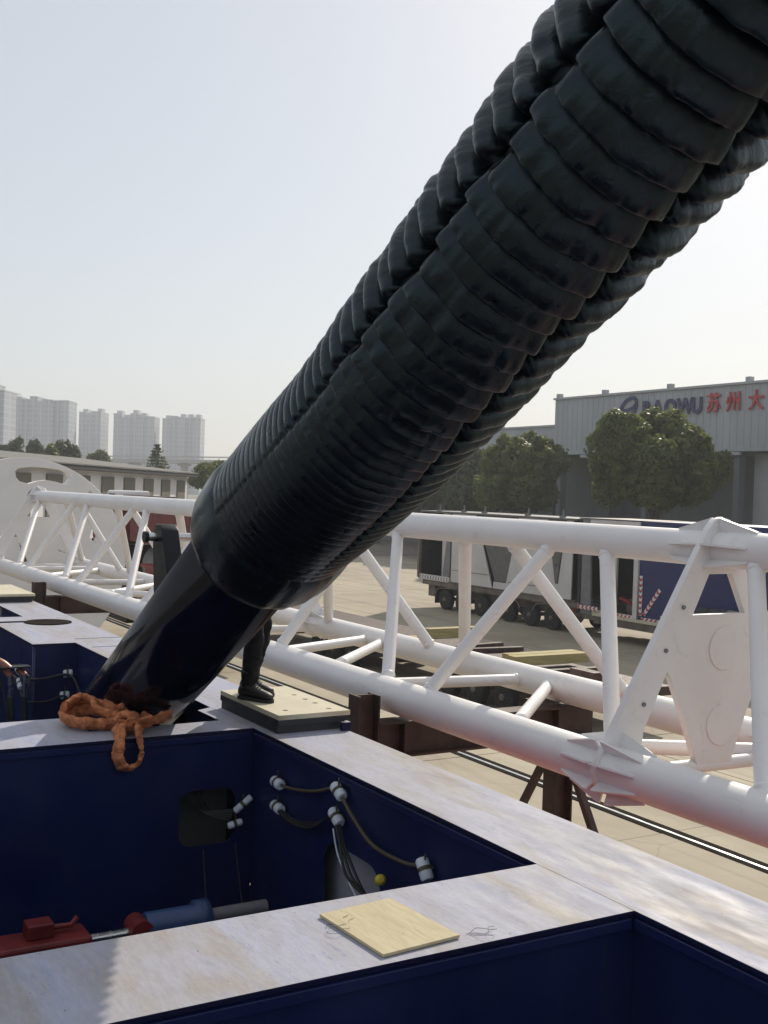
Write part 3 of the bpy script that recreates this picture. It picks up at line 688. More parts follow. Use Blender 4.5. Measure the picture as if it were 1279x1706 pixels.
for i in range(len(edges)-1):
    t0, t1 = edges[i], edges[i+1]; f_ = sm(t0, 3.7, 5.7); pt = t1-t0
    V = []; F = []
    rj = [random.uniform(-.010, .010) for _ in range(4)]; sj = [random.uniform(-.10, .10) for _ in range(4)]
    seam = [R_(a + random.uniform(-3.0, 3.0)*f_) for a in SEAMS]; tilt = [random.uniform(-.010, .010) for _ in range(4)]
    dent = [(random.uniform(0, 6.28), random.uniform(.04, .14), random.uniform(.004, .016)) for _ in range(8)]
    ph_w = [random.uniform(0, 6.28) for _ in range(3)]
    for k in range(NTH):
        th = TH[k]; sec = 0; dd = 9; uu = .5
        for q in range(4):
            span = (seam[(q+1) % 4] - seam[q]) % (2*math.pi); d = (th - seam[q]) % (2*math.pi)
            if d < span: sec = q; dd = min(d, span-d); uu = d/span
        ph = (.5*f_ if sec % 2 else 0.0) + sj[sec]*f_
        e = min(1.0, dd/R_(3.5 + 3*f_)); edge = math.sqrt(max(0, 1-(1-e)**2))
        dn_ = sum(a_*math.exp(-((((th-c_+math.pi) % (2*math.pi))-math.pi)/w_)**2) for c_, w_, a_ in dent)
        wave = (.45*math.sin(7*th + ph_w[0]) + .35*math.sin(13*th + ph_w[1]) + .3*math.sin(23*th + ph_w[2]))*f_
        amp = .007 + (.066 if sec == 3 else .128)*f_
        if sec == 2: amp = max(amp, .095*sm(t0, 3.25, 3.8))
        for j in range(NU):
            u = US[j]
            # flared pleat: a thin sharp rim hanging down the axis, then a sloping face running in under the next rim
            if u < .13: prof = math.sin(u/.13*math.pi/2)**.8
            else: prof = max(0, 1 - ((u-.13)/.87)**1.75)
            prof = (.80*prof + .20*max(0, 1 - abs(2*u**.72-1)**2)**.62) if sec == 3 else max(0, 1 - (2*u**.92-1)**2)**.62
            tt = t0 + pt*u - ph*pt + tilt[sec]*f_*(uu-.5)*2 - prof*prof*((.14 if sec == 3 else .0)*pt + .004*wave)*(.3+.7*f_)
            w = mnoise.noise(Vector((math.cos(th)*2.2, math.sin(th)*2.2, tt*2.5)))
            w2 = mnoise.noise(Vector((math.cos(th)*9, math.sin(th)*9, tt*7.0 + i*3.7)))
            w3 = mnoise.noise(Vector((math.cos(th)*26 + i*5.1, math.sin(th)*26, tt*3.0)))
            base = (.458 - amp*.80) if sec == 3 else (.462 - amp*.88) + rj[sec]*f_ + .010*w*(1-f_)
            dip = (1-edge)*.032*f_
            rr = base + amp*prof*(1 - .85*(1-edge)*sm(t0, 3.4, 4.4)) - dip + (.006*w2*(.3+f_) + .0045*w3*(.25+.75*f_) - dn_*f_ + .002*wave)*prof*(1 if sec == 3 else .55)
            V.append(bell_pt(tt, th, rr) + Vector((0, 0, -.012*f_*prof*edge)))
    for k in range(NTH):
        kn = (k+1) % NTH
        for j in range(NU-1): F.append((k*NU+j, kn*NU+j, kn*NU+j+1, k*NU+j+1))
    me = bpy.data.meshes.new('fold'); me.from_pydata([tuple(v) for v in V], [], F); me.update()
    me.polygons.foreach_set('use_smooth', [True]*len(F)); me.flip_normals()
    link('fold', me, M['bellows'], bl)
# gathered end band clamped round the barrel
prof = [(2.90, .345), (2.872, .37), (2.858, .40), (2.862, .428), (2.885, .450), (2.95, .468), (3.05, .477), (3.15, .477), (3.22, .470), (3.262, .456), (3.275, .446), (3.30, .452)]
V = []; F = []
for (tt, rr) in prof:
    for k in range(NTH):
        th = TH[k]; w = mnoise.noise(Vector((math.cos(th)*6, math.sin(th)*6, tt*3)))
        V.append(bell_pt(tt, th, rr + .008*w*(1 if rr > .37 else 0)))
for i in range(len(prof)-1):
    for k in range(NTH): F.append((i*NTH+k, i*NTH+(k+1) % NTH, (i+1)*NTH+(k+1) % NTH, (i+1)*NTH+k))
me = bpy.data.meshes.new('end_cuff'); me.from_pydata([tuple(v) for v in V], [], F); me.update()
me.polygons.foreach_set('use_smooth', [True]*len(F)); link('end_cuff', me, M['bellows'], bl)
MB().lathe([(edges[-1]-.02, .16), (edges[-1]-.02, .40), (edges[-1]+.01, .40), (edges[-1]+.01, .16)], Q0 + SAG, AX_, 48).build('end_flange', M['black'], bl)

# ------------------------------------------------------------------ pin bracket behind the cylinder
pk = empty('pin_bracket', (-9.4, 3.34, 2.2), 'black upright lug holding a bright steel pin behind the cylinder', 'bracket')
def rot2(p, c, a): return (c[0] + (p[0]-c[0])*math.cos(a) - (p[1]-c[1])*math.sin(a), c[1] + (p[0]-c[0])*math.sin(a) + (p[1]-c[1])*math.cos(a))
lug = [(-9.40, 2.2), (-8.85, 2.2), (-9.08, 4.70), (-9.30, 5.25), (-9.37, 5.30), (-9.46, 5.30), (-9.53, 5.23), (-9.46, 4.70)]
plate('lug', [lug], .13, (0, 3.36, 0), (1, 0, 0), (0, 0, 1), M['black'], pk, .012)
MB().tube((-9.42, 3.20, 5.20), (-9.42, 4.15, 5.20), .038, n=20).build('pin', M['steel'], pk)
MB().tube((-9.42, 3.165, 5.20), (-9.42, 3.20, 5.20), .05, n=16).build('pin_head', M['black'], pk)
# ------------------------------------------------------------------ white lattice boom
YN, YT, YF, ZL, ZU, ZF = 5.83, 6.87, 7.90, 3.63, 5.28, 3.60
bo = empty('lattice_boom', (-15, YT, ZL-.17), 'white triangular lattice boom lying across trestles beside the frame', 'boom')
MB().tube((-28.6, YN, ZL), (1.5, YN, ZL), .170, n=40).build('chord', M['white'], bo)
MB().tube((-28.6, YF, ZF), (1.5, YF, ZF), .158, n=36).build('chord', M['white'], bo)
MB().tube((-28.6, YT, ZU), (1.5, YT, ZU), .145, n=36).build('chord', M['white'], bo)
NEAR = [(-2.0,-2.9),(-4.95,-5.95),(-6.38,-7.62),(-9.13,-8.28),(-9.72,-11.17),(-12.41,-11.9),(-13.0,-14.5),(-17.54,-16.6),(-18.15,-20.02),(-21.35,-20.6),(-22.13,-23.81),(-25.3,-24.7),(-26.01,-27.98)]
FAR = [(-4.9,-5.75),(-8.24,-9.13),(-11.15,-9.82),(-11.74,-12.6),(-14.65,-12.98),(-16.9,-17.7),(-20.2,-18.44),(-20.6,-21.2),(-23.85,-21.9),(-24.4,-24.75),(-27.6,-25.7)]
BOT = [(-10.25,-9.9),(-7.69,-9.54),(-11.13,-13.07),(-12.6,-13.4),(-7.3,-6.1),(-4.0,-5.6),(-16.5,-18.4),(-18.8,-18.6),(-20.0,-22.0),(-22.9,-22.6),(-24.2,-26.0),(-26.6,-26.4),(-21.0,-19.2)]
def lacing(p0, p1, r, rc0, rc1):
    o = MB().tube(p0, p1, r, n=24).build('lacing_tube', M['white'], bo)
    p0 = Vector(p0); p1 = Vector(p1); d = (p1-p0).normalized()
    sn = max(.35, math.sqrt(1 - d.x*d.x))                                  # the chords run along X
    for p, s, rc in ((p0, d, rc0), (p1, -d, rc1)):
        MB().lathe([(-.012, r+.002), (0, r+.010), (.014, r+.008), (.024, r+.001)], p + s*(rc/sn + .012), s, 24).build('weld', M['white'], o)
for a, b in NEAR: lacing((a, YN, ZL), (b*1.012, YT, ZU), .066, .170, .145)
for a, b in FAR: lacing((a*1.018, YF, ZF), (b*1.012, YT, ZU), .070, .158, .145)
for a, b in BOT: lacing((a, YN, ZL), (b*1.018, YF, ZF), .062, .170, .158)
def mirror(P): return [(2*YT - y, z) for y, z in P][::-1]
def end_plate(X, detail=True):
    half = [(YT, 5.53), (6.79, 5.51), (6.71, 5.42), (5.69, 3.74), (5.63, 3.62), (5.70, 3.47), (5.86, 3.42), (6.00, 3.47), (6.06, 3.60), (6.10, 3.90), (6.33, 4.35), (6.38, 4.27), (6.53, 3.96), (6.70, 3.55)]
    outline = half + mirror(half[1:])
    win = [(6.57, 4.76), (6.74, 5.09), (2*YT-6.74, 5.09), (2*YT-6.57, 4.76)]
    ep = plate('end_plate', [outline, win], .05, (X, 0, 0), (0, 1, 0), (0, 0, 1), M['white'], bo, .006)
    if detail:
        for (yc, zc_, r) in ((YT+.07, 4.49, .17), (YT+.06, 3.88, .16)):
            plate('disc', [ell(yc, zc_, r, r, 0, 48)], .012, (X+.034, 0, 0), (0, 1, 0), (0, 0, 1), M['white'], ep, .004)
        for (y, z) in ((6.47, 4.83), (6.30, 4.50), (6.09, 4.10), (5.86, 3.74)):
            MB().tube((X+.02, y, z), (X+.045, y, z), .017, n=12).build('bolt', M['grey'], ep)
    # triangular stiffener fins on the chords
    for (yc, zc_, r, angs) in ((YN, ZL, .170, (35, 75, -15, -62, 125, 165, -110, -150)), (YF, ZF, .158, (20, 70, 120, 165, -60)), (YT, ZU, .145, (100, 55, 10, -35, 170, -145))):
        for a in angs:
            d = Vector((0, math.cos(R_(a)), math.sin(R_(a))))
            for s in (1, -1):
                c = Vector((X + s*.027, yc, zc_)); ex = Vector((s, 0, 0)); th = ex.cross(d)*.008
                P = [c + d*(r-.01), c + d*(r+.105), c + ex*.03 + d*(r+.105), c + ex*.38 + d*(r+.012), c + ex*.38 + d*(r-.01)]
                n = len(P)
                MB().add([p + th for p in P] + [p - th for p in P], [tuple(range(n)), tuple(range(2*n-1, n-1, -1))] + [(k, (k+1) % n, n+(k+1) % n, n+k) for k in range(n)]).build('fin', M['white'], ep)
for X in (-6.39, -15.35, -28.5): MB().tube((X-.02, YN, ZL-.06), (X-.02, YF, ZF-.06), .055, n=20).build('lacing_tube', M['white'], bo)
end_plate(-6.39); end_plate(-15.35); end_plate(-28.55, False)
MB().tube((-28.9, YT, ZU), (-28.58, YT, ZU), .19, n=24).build('chord_flange', M['grey'], bo)

# ------------------------------------------------------------------ brown trestles under the boom
def trestle(X, label, yn=5.42, yf=7.85):
    t = empty('steel_trestle', (X, 6.6, 0), label, 'trestle', 'brown steel trestles under the boom')
    def hpost(y, z1):
        mb = MB(); mb.box(X-.11, X+.11, y-.115, y-.098, 0, z1); mb.box(X-.11, X+.11, y+.098, y+.115, 0, z1); mb.box(X-.009, X+.009, y-.097, y+.097, 0, z1)
        return mb.build('post', M['rust'], t)
    hpost(yn, 3.69); hpost(yf, 3.05)
    mb = MB(); mb.box(X-.12, X+.12, yn+.12, yf+.45, 3.40, 3.42); mb.box(X-.12, X+.12, yn+.12, yf+.45, 3.07, 3.09); mb.box(X-.01, X+.01, yn+.12, yf+.45, 3.091, 3.399)
    for y in (5.83, 6.8, 7.75): mb.box(X-.115, X-.011, y-.01, y+.01, 3.091, 3.399); mb.box(X+.011, X+.115, y-.01, y+.01, 3.091, 3.399)
    mb.build('cross_beam', M['rust'], t)
    mb = MB().box(X-.2, X+.2, yf+.28, yf+.42, 3.421, 3.78); mb.build('stop_block', M['rust'], t)
    for y in (yn, yf):
        for s in (-1, 1): MB().beam((X+s*.13, y, 2.95), (X+s*1.95, y, .05), .07, .07, (0, 1, 0)).build('brace', M['rust'], t)
        MB().box(X-2.1, X+2.1, y-.1, y+.1, .005, .05).build('sole_plate', M['rust'], t)
trestle(-9.45, 'brown steel trestle under the boom nearest the standing person')
trestle(-22.3, 'brown steel trestle under the boom at the left, behind the cream plate')

# ------------------------------------------------------------------ step platforms on the frame
def platform(x0, x1, y0, y1, zt, label, holes=()):
    p = empty('plate_stack', ((x0+x1)/2, (y0+y1)/2, D), label, 'steel plate', 'cream steel plates stacked on the frame')
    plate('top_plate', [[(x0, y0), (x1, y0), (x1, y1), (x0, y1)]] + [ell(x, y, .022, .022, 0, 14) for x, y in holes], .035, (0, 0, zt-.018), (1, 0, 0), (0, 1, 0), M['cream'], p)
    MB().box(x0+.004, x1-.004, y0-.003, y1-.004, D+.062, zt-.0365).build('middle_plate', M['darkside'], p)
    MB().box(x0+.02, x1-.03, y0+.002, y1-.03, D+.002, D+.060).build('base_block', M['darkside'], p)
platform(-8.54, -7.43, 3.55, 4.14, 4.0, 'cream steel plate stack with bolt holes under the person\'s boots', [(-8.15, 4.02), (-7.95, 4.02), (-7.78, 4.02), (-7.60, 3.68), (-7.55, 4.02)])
platform(-18.6, -17.0, 2.9, 4.08, 3.985, 'cream steel plate stack on the frame at the left edge of the picture')

# ------------------------------------------------------------------ person on the plates
def person():
    o = empty('person', (-8.12, 3.70, 4.0), 'person in black trousers and black lace-up boots standing behind the cylinder', 'person')
    f = Vector((.88, .47, 0)).normalized(); s = Vector((f.y, -f.x, 0))      # facing, and the person's right
    B0 = Vector((-8.20, 3.665, 4.0))
    def P(fw, rt, z): return B0 + f*fw + s*rt + Vector((0, 0, z))
    J = {}
    verts = []; rad = []; E = []
    def v(p, r): verts.append(p); rad.append(r); return len(verts)-1
    pel = v(P(-.02, 0, .92), (.155, .125)); waist = v(P(-.01, 0, 1.08), (.145, .11)); chest = v(P(.02, 0, 1.30), (.17, .125)); nb = v(P(.03, 0, 1.43), (.085, .075)); hd0 = v(P(.05, 0, 1.50), (.055, .055))
    E += [(pel, waist), (waist, chest), (chest, nb), (nb, hd0)]
    for sd_, fo in ((1, .09), (-1, -.07)):
        hip = v(P(-.01, .095*sd_, .84), (.105, .105)); kn = v(P(.06+fo*.6, .105*sd_, .48), (.073, .075)); cal = v(P(.01+fo*.8, .11*sd_, .33), (.076, .078)); an = v(P(-.02+fo, .11*sd_, .13), (.066, .07)); ft = v(P(-.02+fo, .11*sd_, .07), (.06, .06))
        E += [(pel, hip), (hip, kn), (kn, cal), (cal, an), (an, ft)]
        sh_ = v(P(.02, .165*sd_, 1.36), (.07, .07)); el_ = v(P(.06, .20*sd_, 1.10), (.052, .052)); wr = v(P(.22, .14*sd_, 1.02), (.038, .038))
        E += [(chest, sh_), (sh_, el_), (el_, wr)]
    me = bpy.data.meshes.new('body'); me.from_pydata([tuple(p) for p in verts], E, []); me.update()
    ob = link('body', me, M['cloth'], o)
    sk = ob.modifiers.new('skin', 'SKIN'); sk.use_smooth_shade = True
    for d, r in zip(me.skin_vertices[0].data, rad): d.radius = r
    me.skin_vertices[0].data[pel].use_root = True
    sb = ob.modifiers.new('sub', 'SUBSURF'); sb.levels = 3; sb.render_levels = 3
    tx = bpy.data.textures.new('wrinkle', 'CLOUDS'); tx.noise_scale = .07; tx.noise_depth = 1
    dm = ob.modifiers.new('wrinkle', 'DISPLACE'); dm.texture = tx; dm.strength = .035; dm.texture_coords = 'GLOBAL'
    # head with face, ears and hair
    hc_ = P(.075, 0, 1.60); hd = bmesh.new(); bmesh.ops.create_uvsphere(hd, u_segments=28, v_segments=20, radius=1)
    for q in hd.verts:
        x, y, z = q.co
        jaw = 1 - .22*max(0, -z); nose = .020*math.exp(-((y/.16)**2 + ((z+.12)/.20)**2)) if x > 0 else 0
        brow = .006*math.exp(-(((z-.22)/.12)**2)) if x > .5 else 0; eye = -.008*(math.exp(-(((abs(y)-.36)/.16)**2 + ((z-.08)/.12)**2))) if x > .3 else 0
        mouth = -.004*math.exp(-((y/.3)**2 + ((z+.45)/.06)**2)) if x > .4 else 0
        ear = .014*math.exp(-((x/.18)**2 + ((z+.02)/.28)**2)) if abs(y) > .8 else 0
        q.co = hc_ + f*(x*.098*jaw + nose + brow + eye + mouth) + s*(y*.076*jaw + math.copysign(ear, y)) + Vector((0, 0, z*.118))
    m_ = bpy.data.meshes.new('head'); hd.to_mesh(m_); hd.free(); m_.polygons.foreach_set('use_smooth', [True]*len(m_.polygons)); link('head', m_, M['skin'], o)
    hr = bmesh.new(); bmesh.ops.create_uvsphere(hr, u_segments=24, v_segments=16, radius=1)
    for q in hr.verts:
        x, y, z = q.co; z = max(z, -.25 if x < .1 else .35 + .2*x); q.co = hc_ + f*(x*.100 - .012) + s*y*.083 + Vector((0, 0, z*.126 + .006))
    m_ = bpy.data.meshes.new('hair'); hr.to_mesh(m_); hr.free(); link('hair', m_, M['hair'], o)
    # hands: palm plus five fingers
    for sd_ in (1, -1):
        w0 = P(.22, .14*sd_, 1.02); vv = []; rr_ = []; ee = []
        def hv(fw, rt, z, r): vv.append(w0 + f*fw + s*rt*sd_ + Vector((0, 0, z))); rr_.append(r); return len(vv)-1
        a = hv(0, 0, 0, .024); b = hv(.06, -.01, -.01, .034); ee.append((a, b))
        for k, (off, ln) in enumerate(((-.032, .068), (-.012, .078), (.010, .073), (.030, .058))):
            c0 = hv(.088, off-.01, -.012, .010); c1 = hv(.088+ln*.55, off-.01, -.022, .0088); c2 = hv(.088+ln*.8, off-.012, -.045, .0075); ee += [(b, c0), (c0, c1), (c1, c2)]
        t0_ = hv(.045, -.05, -.012, .012); t1_ = hv(.08, -.065, -.025, .009); ee += [(b, t0_), (t0_, t1_)]
        me = bpy.data.meshes.new('hand'); me.from_pydata([tuple(p) for p in vv], ee, []); ho = link('hand', me, M['skin'], o)
        sk = ho.modifiers.new('skin', 'SKIN'); sk.use_smooth_shade = True
        for d, r in zip(me.skin_vertices[0].data, rr_): d.radius = (r, r)
        me.skin_vertices[0].data[1].use_root = True; x_ = ho.modifiers.new('sub', 'SUBSURF'); x_.levels = 1; x_.render_levels = 1
    # boots: shaped foot with sole, shaft and laces
    for sd_, fo in ((1, .09), (-1, -.07)):
        bm = bmesh.new(); rings = []
        prof = [(-.085, .036, .085), (-.06, .044, .105), (0, .046, .115), (.06, .046, .095), (.12, .050, .070), (.17, .048, .058), (.205, .036, .046), (.222, .018, .034)]
        for (x, w, h) in prof:
            ring = []
            for k in range(14):
                a = 2*math.pi*k/14; yy = math.cos(a)*w; zz = max(-1, math.sin(a))*h/2 + h/2 + .022
                ring.append(bm.verts.new(P(-.02+fo+x, .11*sd_+yy, zz)))
            rings.append(ring)
        for r0, r1 in zip(rings, rings[1:]):
            for k in range(14): bm.faces.new((r0[k], r0[(k+1) % 14], r1[(k+1) % 14], r1[k])).smooth = True
        bm.faces.new(rings[0][::-1]); bm.faces.new(rings[-1])
        me = bpy.data.meshes.new('boot'); bmesh.ops.recalc_face_normals(bm, faces=bm.faces); bm.to_mesh(me); bm.free(); bt = link('boot', me, M['boot'], o)
        MB().lathe([(.09, .058), (.13, .060), (.20, .064), (.225, .070), (.235, .062)], P(-.025+fo, .11*sd_, 0), (0, 0, 1), 18).build('boot_shaft', M['boot'], bt)
        sole = []
        for (x, w) in ((-.092, .034), (-.06, .048), (0, .050), (.06, .050), (.12, .055), (.18, .050), (.215, .036), (.232, .014)): sole.append((x, w))
        pl = [P(-.02+fo+x, .11*sd_+w, 0) for x, w in sole] + [P(-.02+fo+x, .11*sd_-w, 0) for x, w in sole[::-1]]
        MB().prism([(q.x, q.y) for q in pl], 4.0005, 4.026).build('sole', M['tyre'], bt)
        lc = MB()
        for k in range(4):
            x = .035 + k*.022; z = .135 - k*.012; lc.path([P(-.02+fo+x, .11*sd_-.03, z-.012), P(-.02+fo+x+.004, .11*sd_, z+.004), P(-.02+fo+x, .11*sd_+.03, z-.012)], .005, 6)
        lc.build('lace', M['midgrey'], bt)
person()

# ------------------------------------------------------------------ orange sling on the far cross beam
sl = empty('lifting_sling', (-8.1, 2.5, D), 'dirty orange webbing sling heaped on the frame with one loop hanging', 'sling')
def rope(name, ctrl, r, flat, seed):
    pts = curve_pts(ctrl, 10); rr = random.Random(seed)
    bumps = [rr.uniform(.86, 1.14) for _ in range(len(pts))]
    o = MB().path(pts, r, 14, flat, lambda u: bumps[min(len(bumps)-1, int(u*(len(bumps)-1)))]).build(name, M['orange'], sl)
    tx = bpy.data.textures.new('crease', 'CLOUDS'); tx.noise_scale = .06
    sb = o.modifiers.new('sub', 'SUBSURF'); sb.levels = 1; sb.render_levels = 1
    dm = o.modifiers.new('crease', 'DISPLACE'); dm.texture = tx; dm.strength = .034; dm.texture_coords = 'GLOBAL'; return o
z0 = D + .05
rope('coil', [(-7.98, 2.62, z0), (-8.02, 2.44, z0), (-8.08, 2.28, z0+.01), (-8.26, 2.22, z0+.01), (-8.40, 2.30, z0+.03), (-8.36, 2.44, z0+.06), (-8.20, 2.52, z0+.07), (-8.02, 2.62, z0+.07)], .066, .50, 1)
rope('coil', [(-8.30, 2.22, z0+.09), (-8.36, 2.36, z0+.13), (-8.26, 2.44, z0+.12), (-8.12, 2.43, z0+.08), (-8.0, 2.52, z0+.06), (-7.94, 2.62, z0+.03)], .062, .45, 2)
rope('coil', [(-8.04, 2.54, z0+.09), (-8.10, 2.66, z0+.13), (-8.06, 2.78, z0+.12), (-7.95, 2.76, z0+.06), (-7.90, 2.66, z0+.01)], .060, .45, 3)
rope('strap_end', [(-7.84, 2.50, z0+.03), (-7.78, 2.60, z0+.04), (-7.75, 2.72, z0+.06), (-7.77, 2.84, z0+.09)], .070, .26, 4)
rope('hanging_loop', [(-7.88, 2.50, z0+.02), (-7.76, 2.47, z0+.005), (-7.672, 2.44, D-.04), (-7.662, 2.435, D-.11), (-7.660, 2.48, D-.19), (-7.660, 2.56, D-.185), (-7.662, 2.605, D-.10), (-7.672, 2.59, D-.01), (-7.74, 2.60, z0+.01), (-7.86, 2.66, z0+.02)], .056, .34, 5)
rope('knot', [(-7.90, 2.48, z0+.02), (-7.92, 2.54, z0+.07), (-7.84, 2.60, z0+.08), (-7.79, 2.56, z0+.03), (-7.84, 2.50, z0+.0)], .052, .6, 6)

# ------------------------------------------------------------------ plywood sheet and wire ends on the near cross beam
pw = MB().prism([(-4.165, 2.205), (-3.69, 2.235), (-3.72, 2.61), (-4.20, 2.57)], D+.004, D+.016).build('plywood_sheet', M['ply'])
tag(pw, 'square yellow plywood sheet lying on the near cross beam', 'plywood')
bm = bmesh.new(); bm.from_mesh(pw.data); bm.free()
def wire(c, seed, label):
    rr = random.Random(seed); w = empty('wire_scrap', c, label, 'wire', 'wire scraps beside the plywood')
    for k in range(3):
        p = Vector(c); pts = [p + Vector((rr.uniform(-.02, .02), rr.uniform(-.02, .02), .004))]; a = rr.uniform(0, 6.3)
        for q in range(5):
            a += rr.uniform(-1.3, 1.3); pts.append(pts[-1] + Vector((math.cos(a)*.03, math.sin(a)*.03, rr.uniform(-.004, .010))))
            pts[-1].z = max(pts[-1].z, D+.004)
        MB().path(curve_pts(pts, 5), .0011, 6).build('strand', M['grey'] if k else M['cable'], w)
wire((-4.03, 2.17, D), 3, 'short twisted wire ends left of the plywood sheet')
wire((-3.74, 2.66, D), 9, 'loose wire ends at the right corner of the plywood sheet')
# ------------------------------------------------------------------ wheels shared by the trailers
def wheel(parent, x, y, z, r=.50, w=.30, side=-1):
    prof = [(0, r*.60), (.01, r*.86), (.03, r*.97), (.06, r), (w-.06, r), (w-.03, r*.97), (w, r*.86), (w, r*.55)]
    a = Vector((0, -side, 0)); p = Vector((x, y, z))
    t = MB().lathe(prof, p, a, 28).build('tyre', M['tyre'], parent)
    rm = MB().lathe([(.035, r*.30), (.055, r*.50), (.012, r*.58), (.006, r*.60), (.04, r*.605)], p, a, 24)
    ro = rm.build('rim', M['rim'], t)
    hb = MB().lathe([(-.05, r*.10), (-.04, r*.2), (.04, r*.26)], p, a, 16)
    for k in range(8):
        an = k*math.pi/4; q = p + Vector((math.cos(an)*r*.38, 0, math.sin(an)*r*.38)); hb.tube(q + a*.06, q + a*.0, .022, n=8)
    hb.build('hub', M['trailerframe'], t)
def chevrons(parent, o, u, n, step=.22, h=.16, mat='sigred'):
    o = Vector(o); u = Vector(u).normalized(); nrm = Vector((0, -1, 0)); v = Vector((0, 0, 1)) if abs(u.z) < .9 else Vector((1, 0, 0))
    if abs(u.z) > .05 and abs(u.x) > .05: v = Vector((-u.z, 0, u.x))
    b = MB().obox(o + u*n*step/2 + nrm*.006, u*n*step/2, v*h/2, nrm*.005).build('reflective_strip', M['sigwhite'], parent)
    r = MB()
    for k in range(n):
        c = o + u*(k+.3)*step + nrm*.014
        pts = [c + v*h*.5, c + u*step*.42 + v*h*.5, c + u*(step*.42 - step*.35), c + u*step*.42 - v*h*.5, c - v*h*.5, c - u*step*.35]
        r.add([p - nrm*.0 for p in pts] + [p + nrm*.004 for p in pts], [(0,1,2,5), (5,2,3,4), (6,11,8,7), (11,10,9,8)])
    r.build('chevrons', M[mat], b)

# ------------------------------------------------------------------ the long transporter with its load
TY = 30.6; TX0, TX1 = -48.3, -23.5
tr = empty('transporter_trailer', (-36, TY+1.5, 0), 'long low multi-axle transporter trailer beyond the boom', 'trailer')
MB().box(TX0+.4, -35.7, TY+.02, TY+3.0, 1.12, 1.34).build('bed', M['trailerframe'], tr, .01)
MB().box(-35.0, TX1, TY+.02, TY+3.0, .62, .92).build('drop_deck', M['trailerframe'], tr, .01)
MB().box(-35.69, -35.01, TY+.1, TY+2.9, .72, 1.30).build('gooseneck', M['trailerframe'], tr)
MB().box(-46.5, -36.0, TY+.5, TY+2.5, .70, 1.11).build('spine', M['trailerframe'], tr)
WX = (-46.0, -44.6, -43.0, -40.9, -39.3, -37.8)
for x in WX:
    for y, s in ((TY+.1, -1), (TY+2.9, 1)): wheel(tr, x, y, .50, .50, .32, s)
for x in WX: MB().box(x-.08, x+.08, TY+.3, TY+2.7, .42, .58).build('axle', M['trailerframe'], tr)
for xa, xb in ((-46.7, -43.8), (-41.7, -39.9), (-39.0, -37.0)):
    pts = curve_pts([(xa, TY+.04, .72), (xa+.25, TY+.04, 1.0), ((xa+xb)/2, TY+.04, 1.08), (xb-.25, TY+.04, 1.0), (xb, TY+.04, .72)], 5)
    MB().path(pts, .03, 6).build('mudguard_rail', M['trailerframe'], tr)
MB().box(-47.6, -47.0, TY+.2, TY+2.8, .55, 1.1).build('rear_underrun', M['trailerframe'], tr)
MB().box(-46.85, -46.8, TY+.1, TY+.6, .25, .95).build('mud_flap', M['tyre'], tr)
for x in (-34.6, -31.5, -28.5, -25.5): MB().box(x-.06, x+.06, TY-.04, TY+.02, .66, .90).build('stake_pocket', M['trailerframe'], tr)
MB().box(-35.0, TX1, TY-.06, TY+.015, .93, 1.05).build('side_rail', M['cream'], tr)
MB().tube((-36.2, TY-.02, .55), (-36.2, TY-.02, 1.10), .06, n=10).build('landing_leg', M['red'], tr)

ld = empty('white_module', (-41, TY+1.5, 1.35), 'white panelled machine module with grey wedge plates riding on the transporter', 'machine module')
ZT_ = 4.72; zb = 1.36
def side(name, poly, mat, y=TY+.10, th=.06, par=ld): return plate(name, [poly], th, (0, y, 0), (1, 0, 0), (0, 0, 1), mat, par)
XR = -36.2
side('back_panel', [(TX0, zb), (XR, zb), (XR, ZT_), (TX0, ZT_)], M['dark'], TY+2.9)
MB().box(TX0, TX0+.08, TY+.16, TY+2.86, zb+.07, ZT_-.01).build('end_wall', M['dark'], ld)
MB().box(TX0, XR, TY+.02, TY+2.9, ZT_, ZT_+.08).build('roof', M['midgrey'], ld)
MB().box(TX0, XR, TY+.02, TY+2.9, zb, zb+.06).build('floor', M['trailerframe'], ld)
side('frame_post', [(TX0, zb+.07), (TX0+.16, zb+.07), (TX0+.16, ZT_-.01), (TX0, ZT_-.01)], M['trailerframe'], TY, .14)
side('frame_post', [(TX0+1.15, zb+.1), (TX0+1.65, zb+.1), (TX0+1.65, ZT_-.01), (TX0+1.15, ZT_-.01)], M['trailerwhite'], TY+.7, .1)
side('bottom_sill', [(TX0+.165, zb), (-45.5, zb), (-45.5, zb+.26), (TX0+.165, zb+.26)], M['trailerwhite'], TY+.02, .1)
side('corner_gusset', [(-46.1, zb+.27), (-45.5, zb+.27), (-45.5, ZT_-.02), (-45.65, ZT_-.02)], M['grey'], TY+.04)
side('panel', [(-45.4, zb+.05), (-42.0, zb+.05), (-43.45, ZT_-.02), (-45.4, ZT_-.02)], M['trailerwhite'], TY+.06)
side('wedge_plate', [(-43.42, ZT_-.02), (-40.2, ZT_-.02), (-41.0, 1.75), (-41.9, 1.75)], M['midgrey'], TY+.12)
side('panel', [(-41.95, zb+.05), (-36.45, zb+.05), (-36.45, ZT_-.02), (-36.85, ZT_-.02), (-37.32, 2.0), (-37.5, 2.0), (-38.1, ZT_-.02), (-40.15, ZT_-.02), (-40.95, 1.72), (-41.9, 1.72)], M['trailerwhite'], TY+.06)
side('wedge_plate', [(-38.05, ZT_-.02), (-36.9, ZT_-.02), (-37.34, 2.04), (-37.48, 2.04)], M['midgrey'], TY+.03, .08)
side('panel_joint', [(-45.3, 1.98), (-42.3, 1.98), (-42.3, 2.0), (-45.3, 2.0)], M['dark'], TY+.03, .03)
side('panel_joint', [(-40.8, 1.78), (-37.6, 1.78), (-37.6, 1.80), (-40.8, 1.80)], M['dark'], TY+.03, .03)
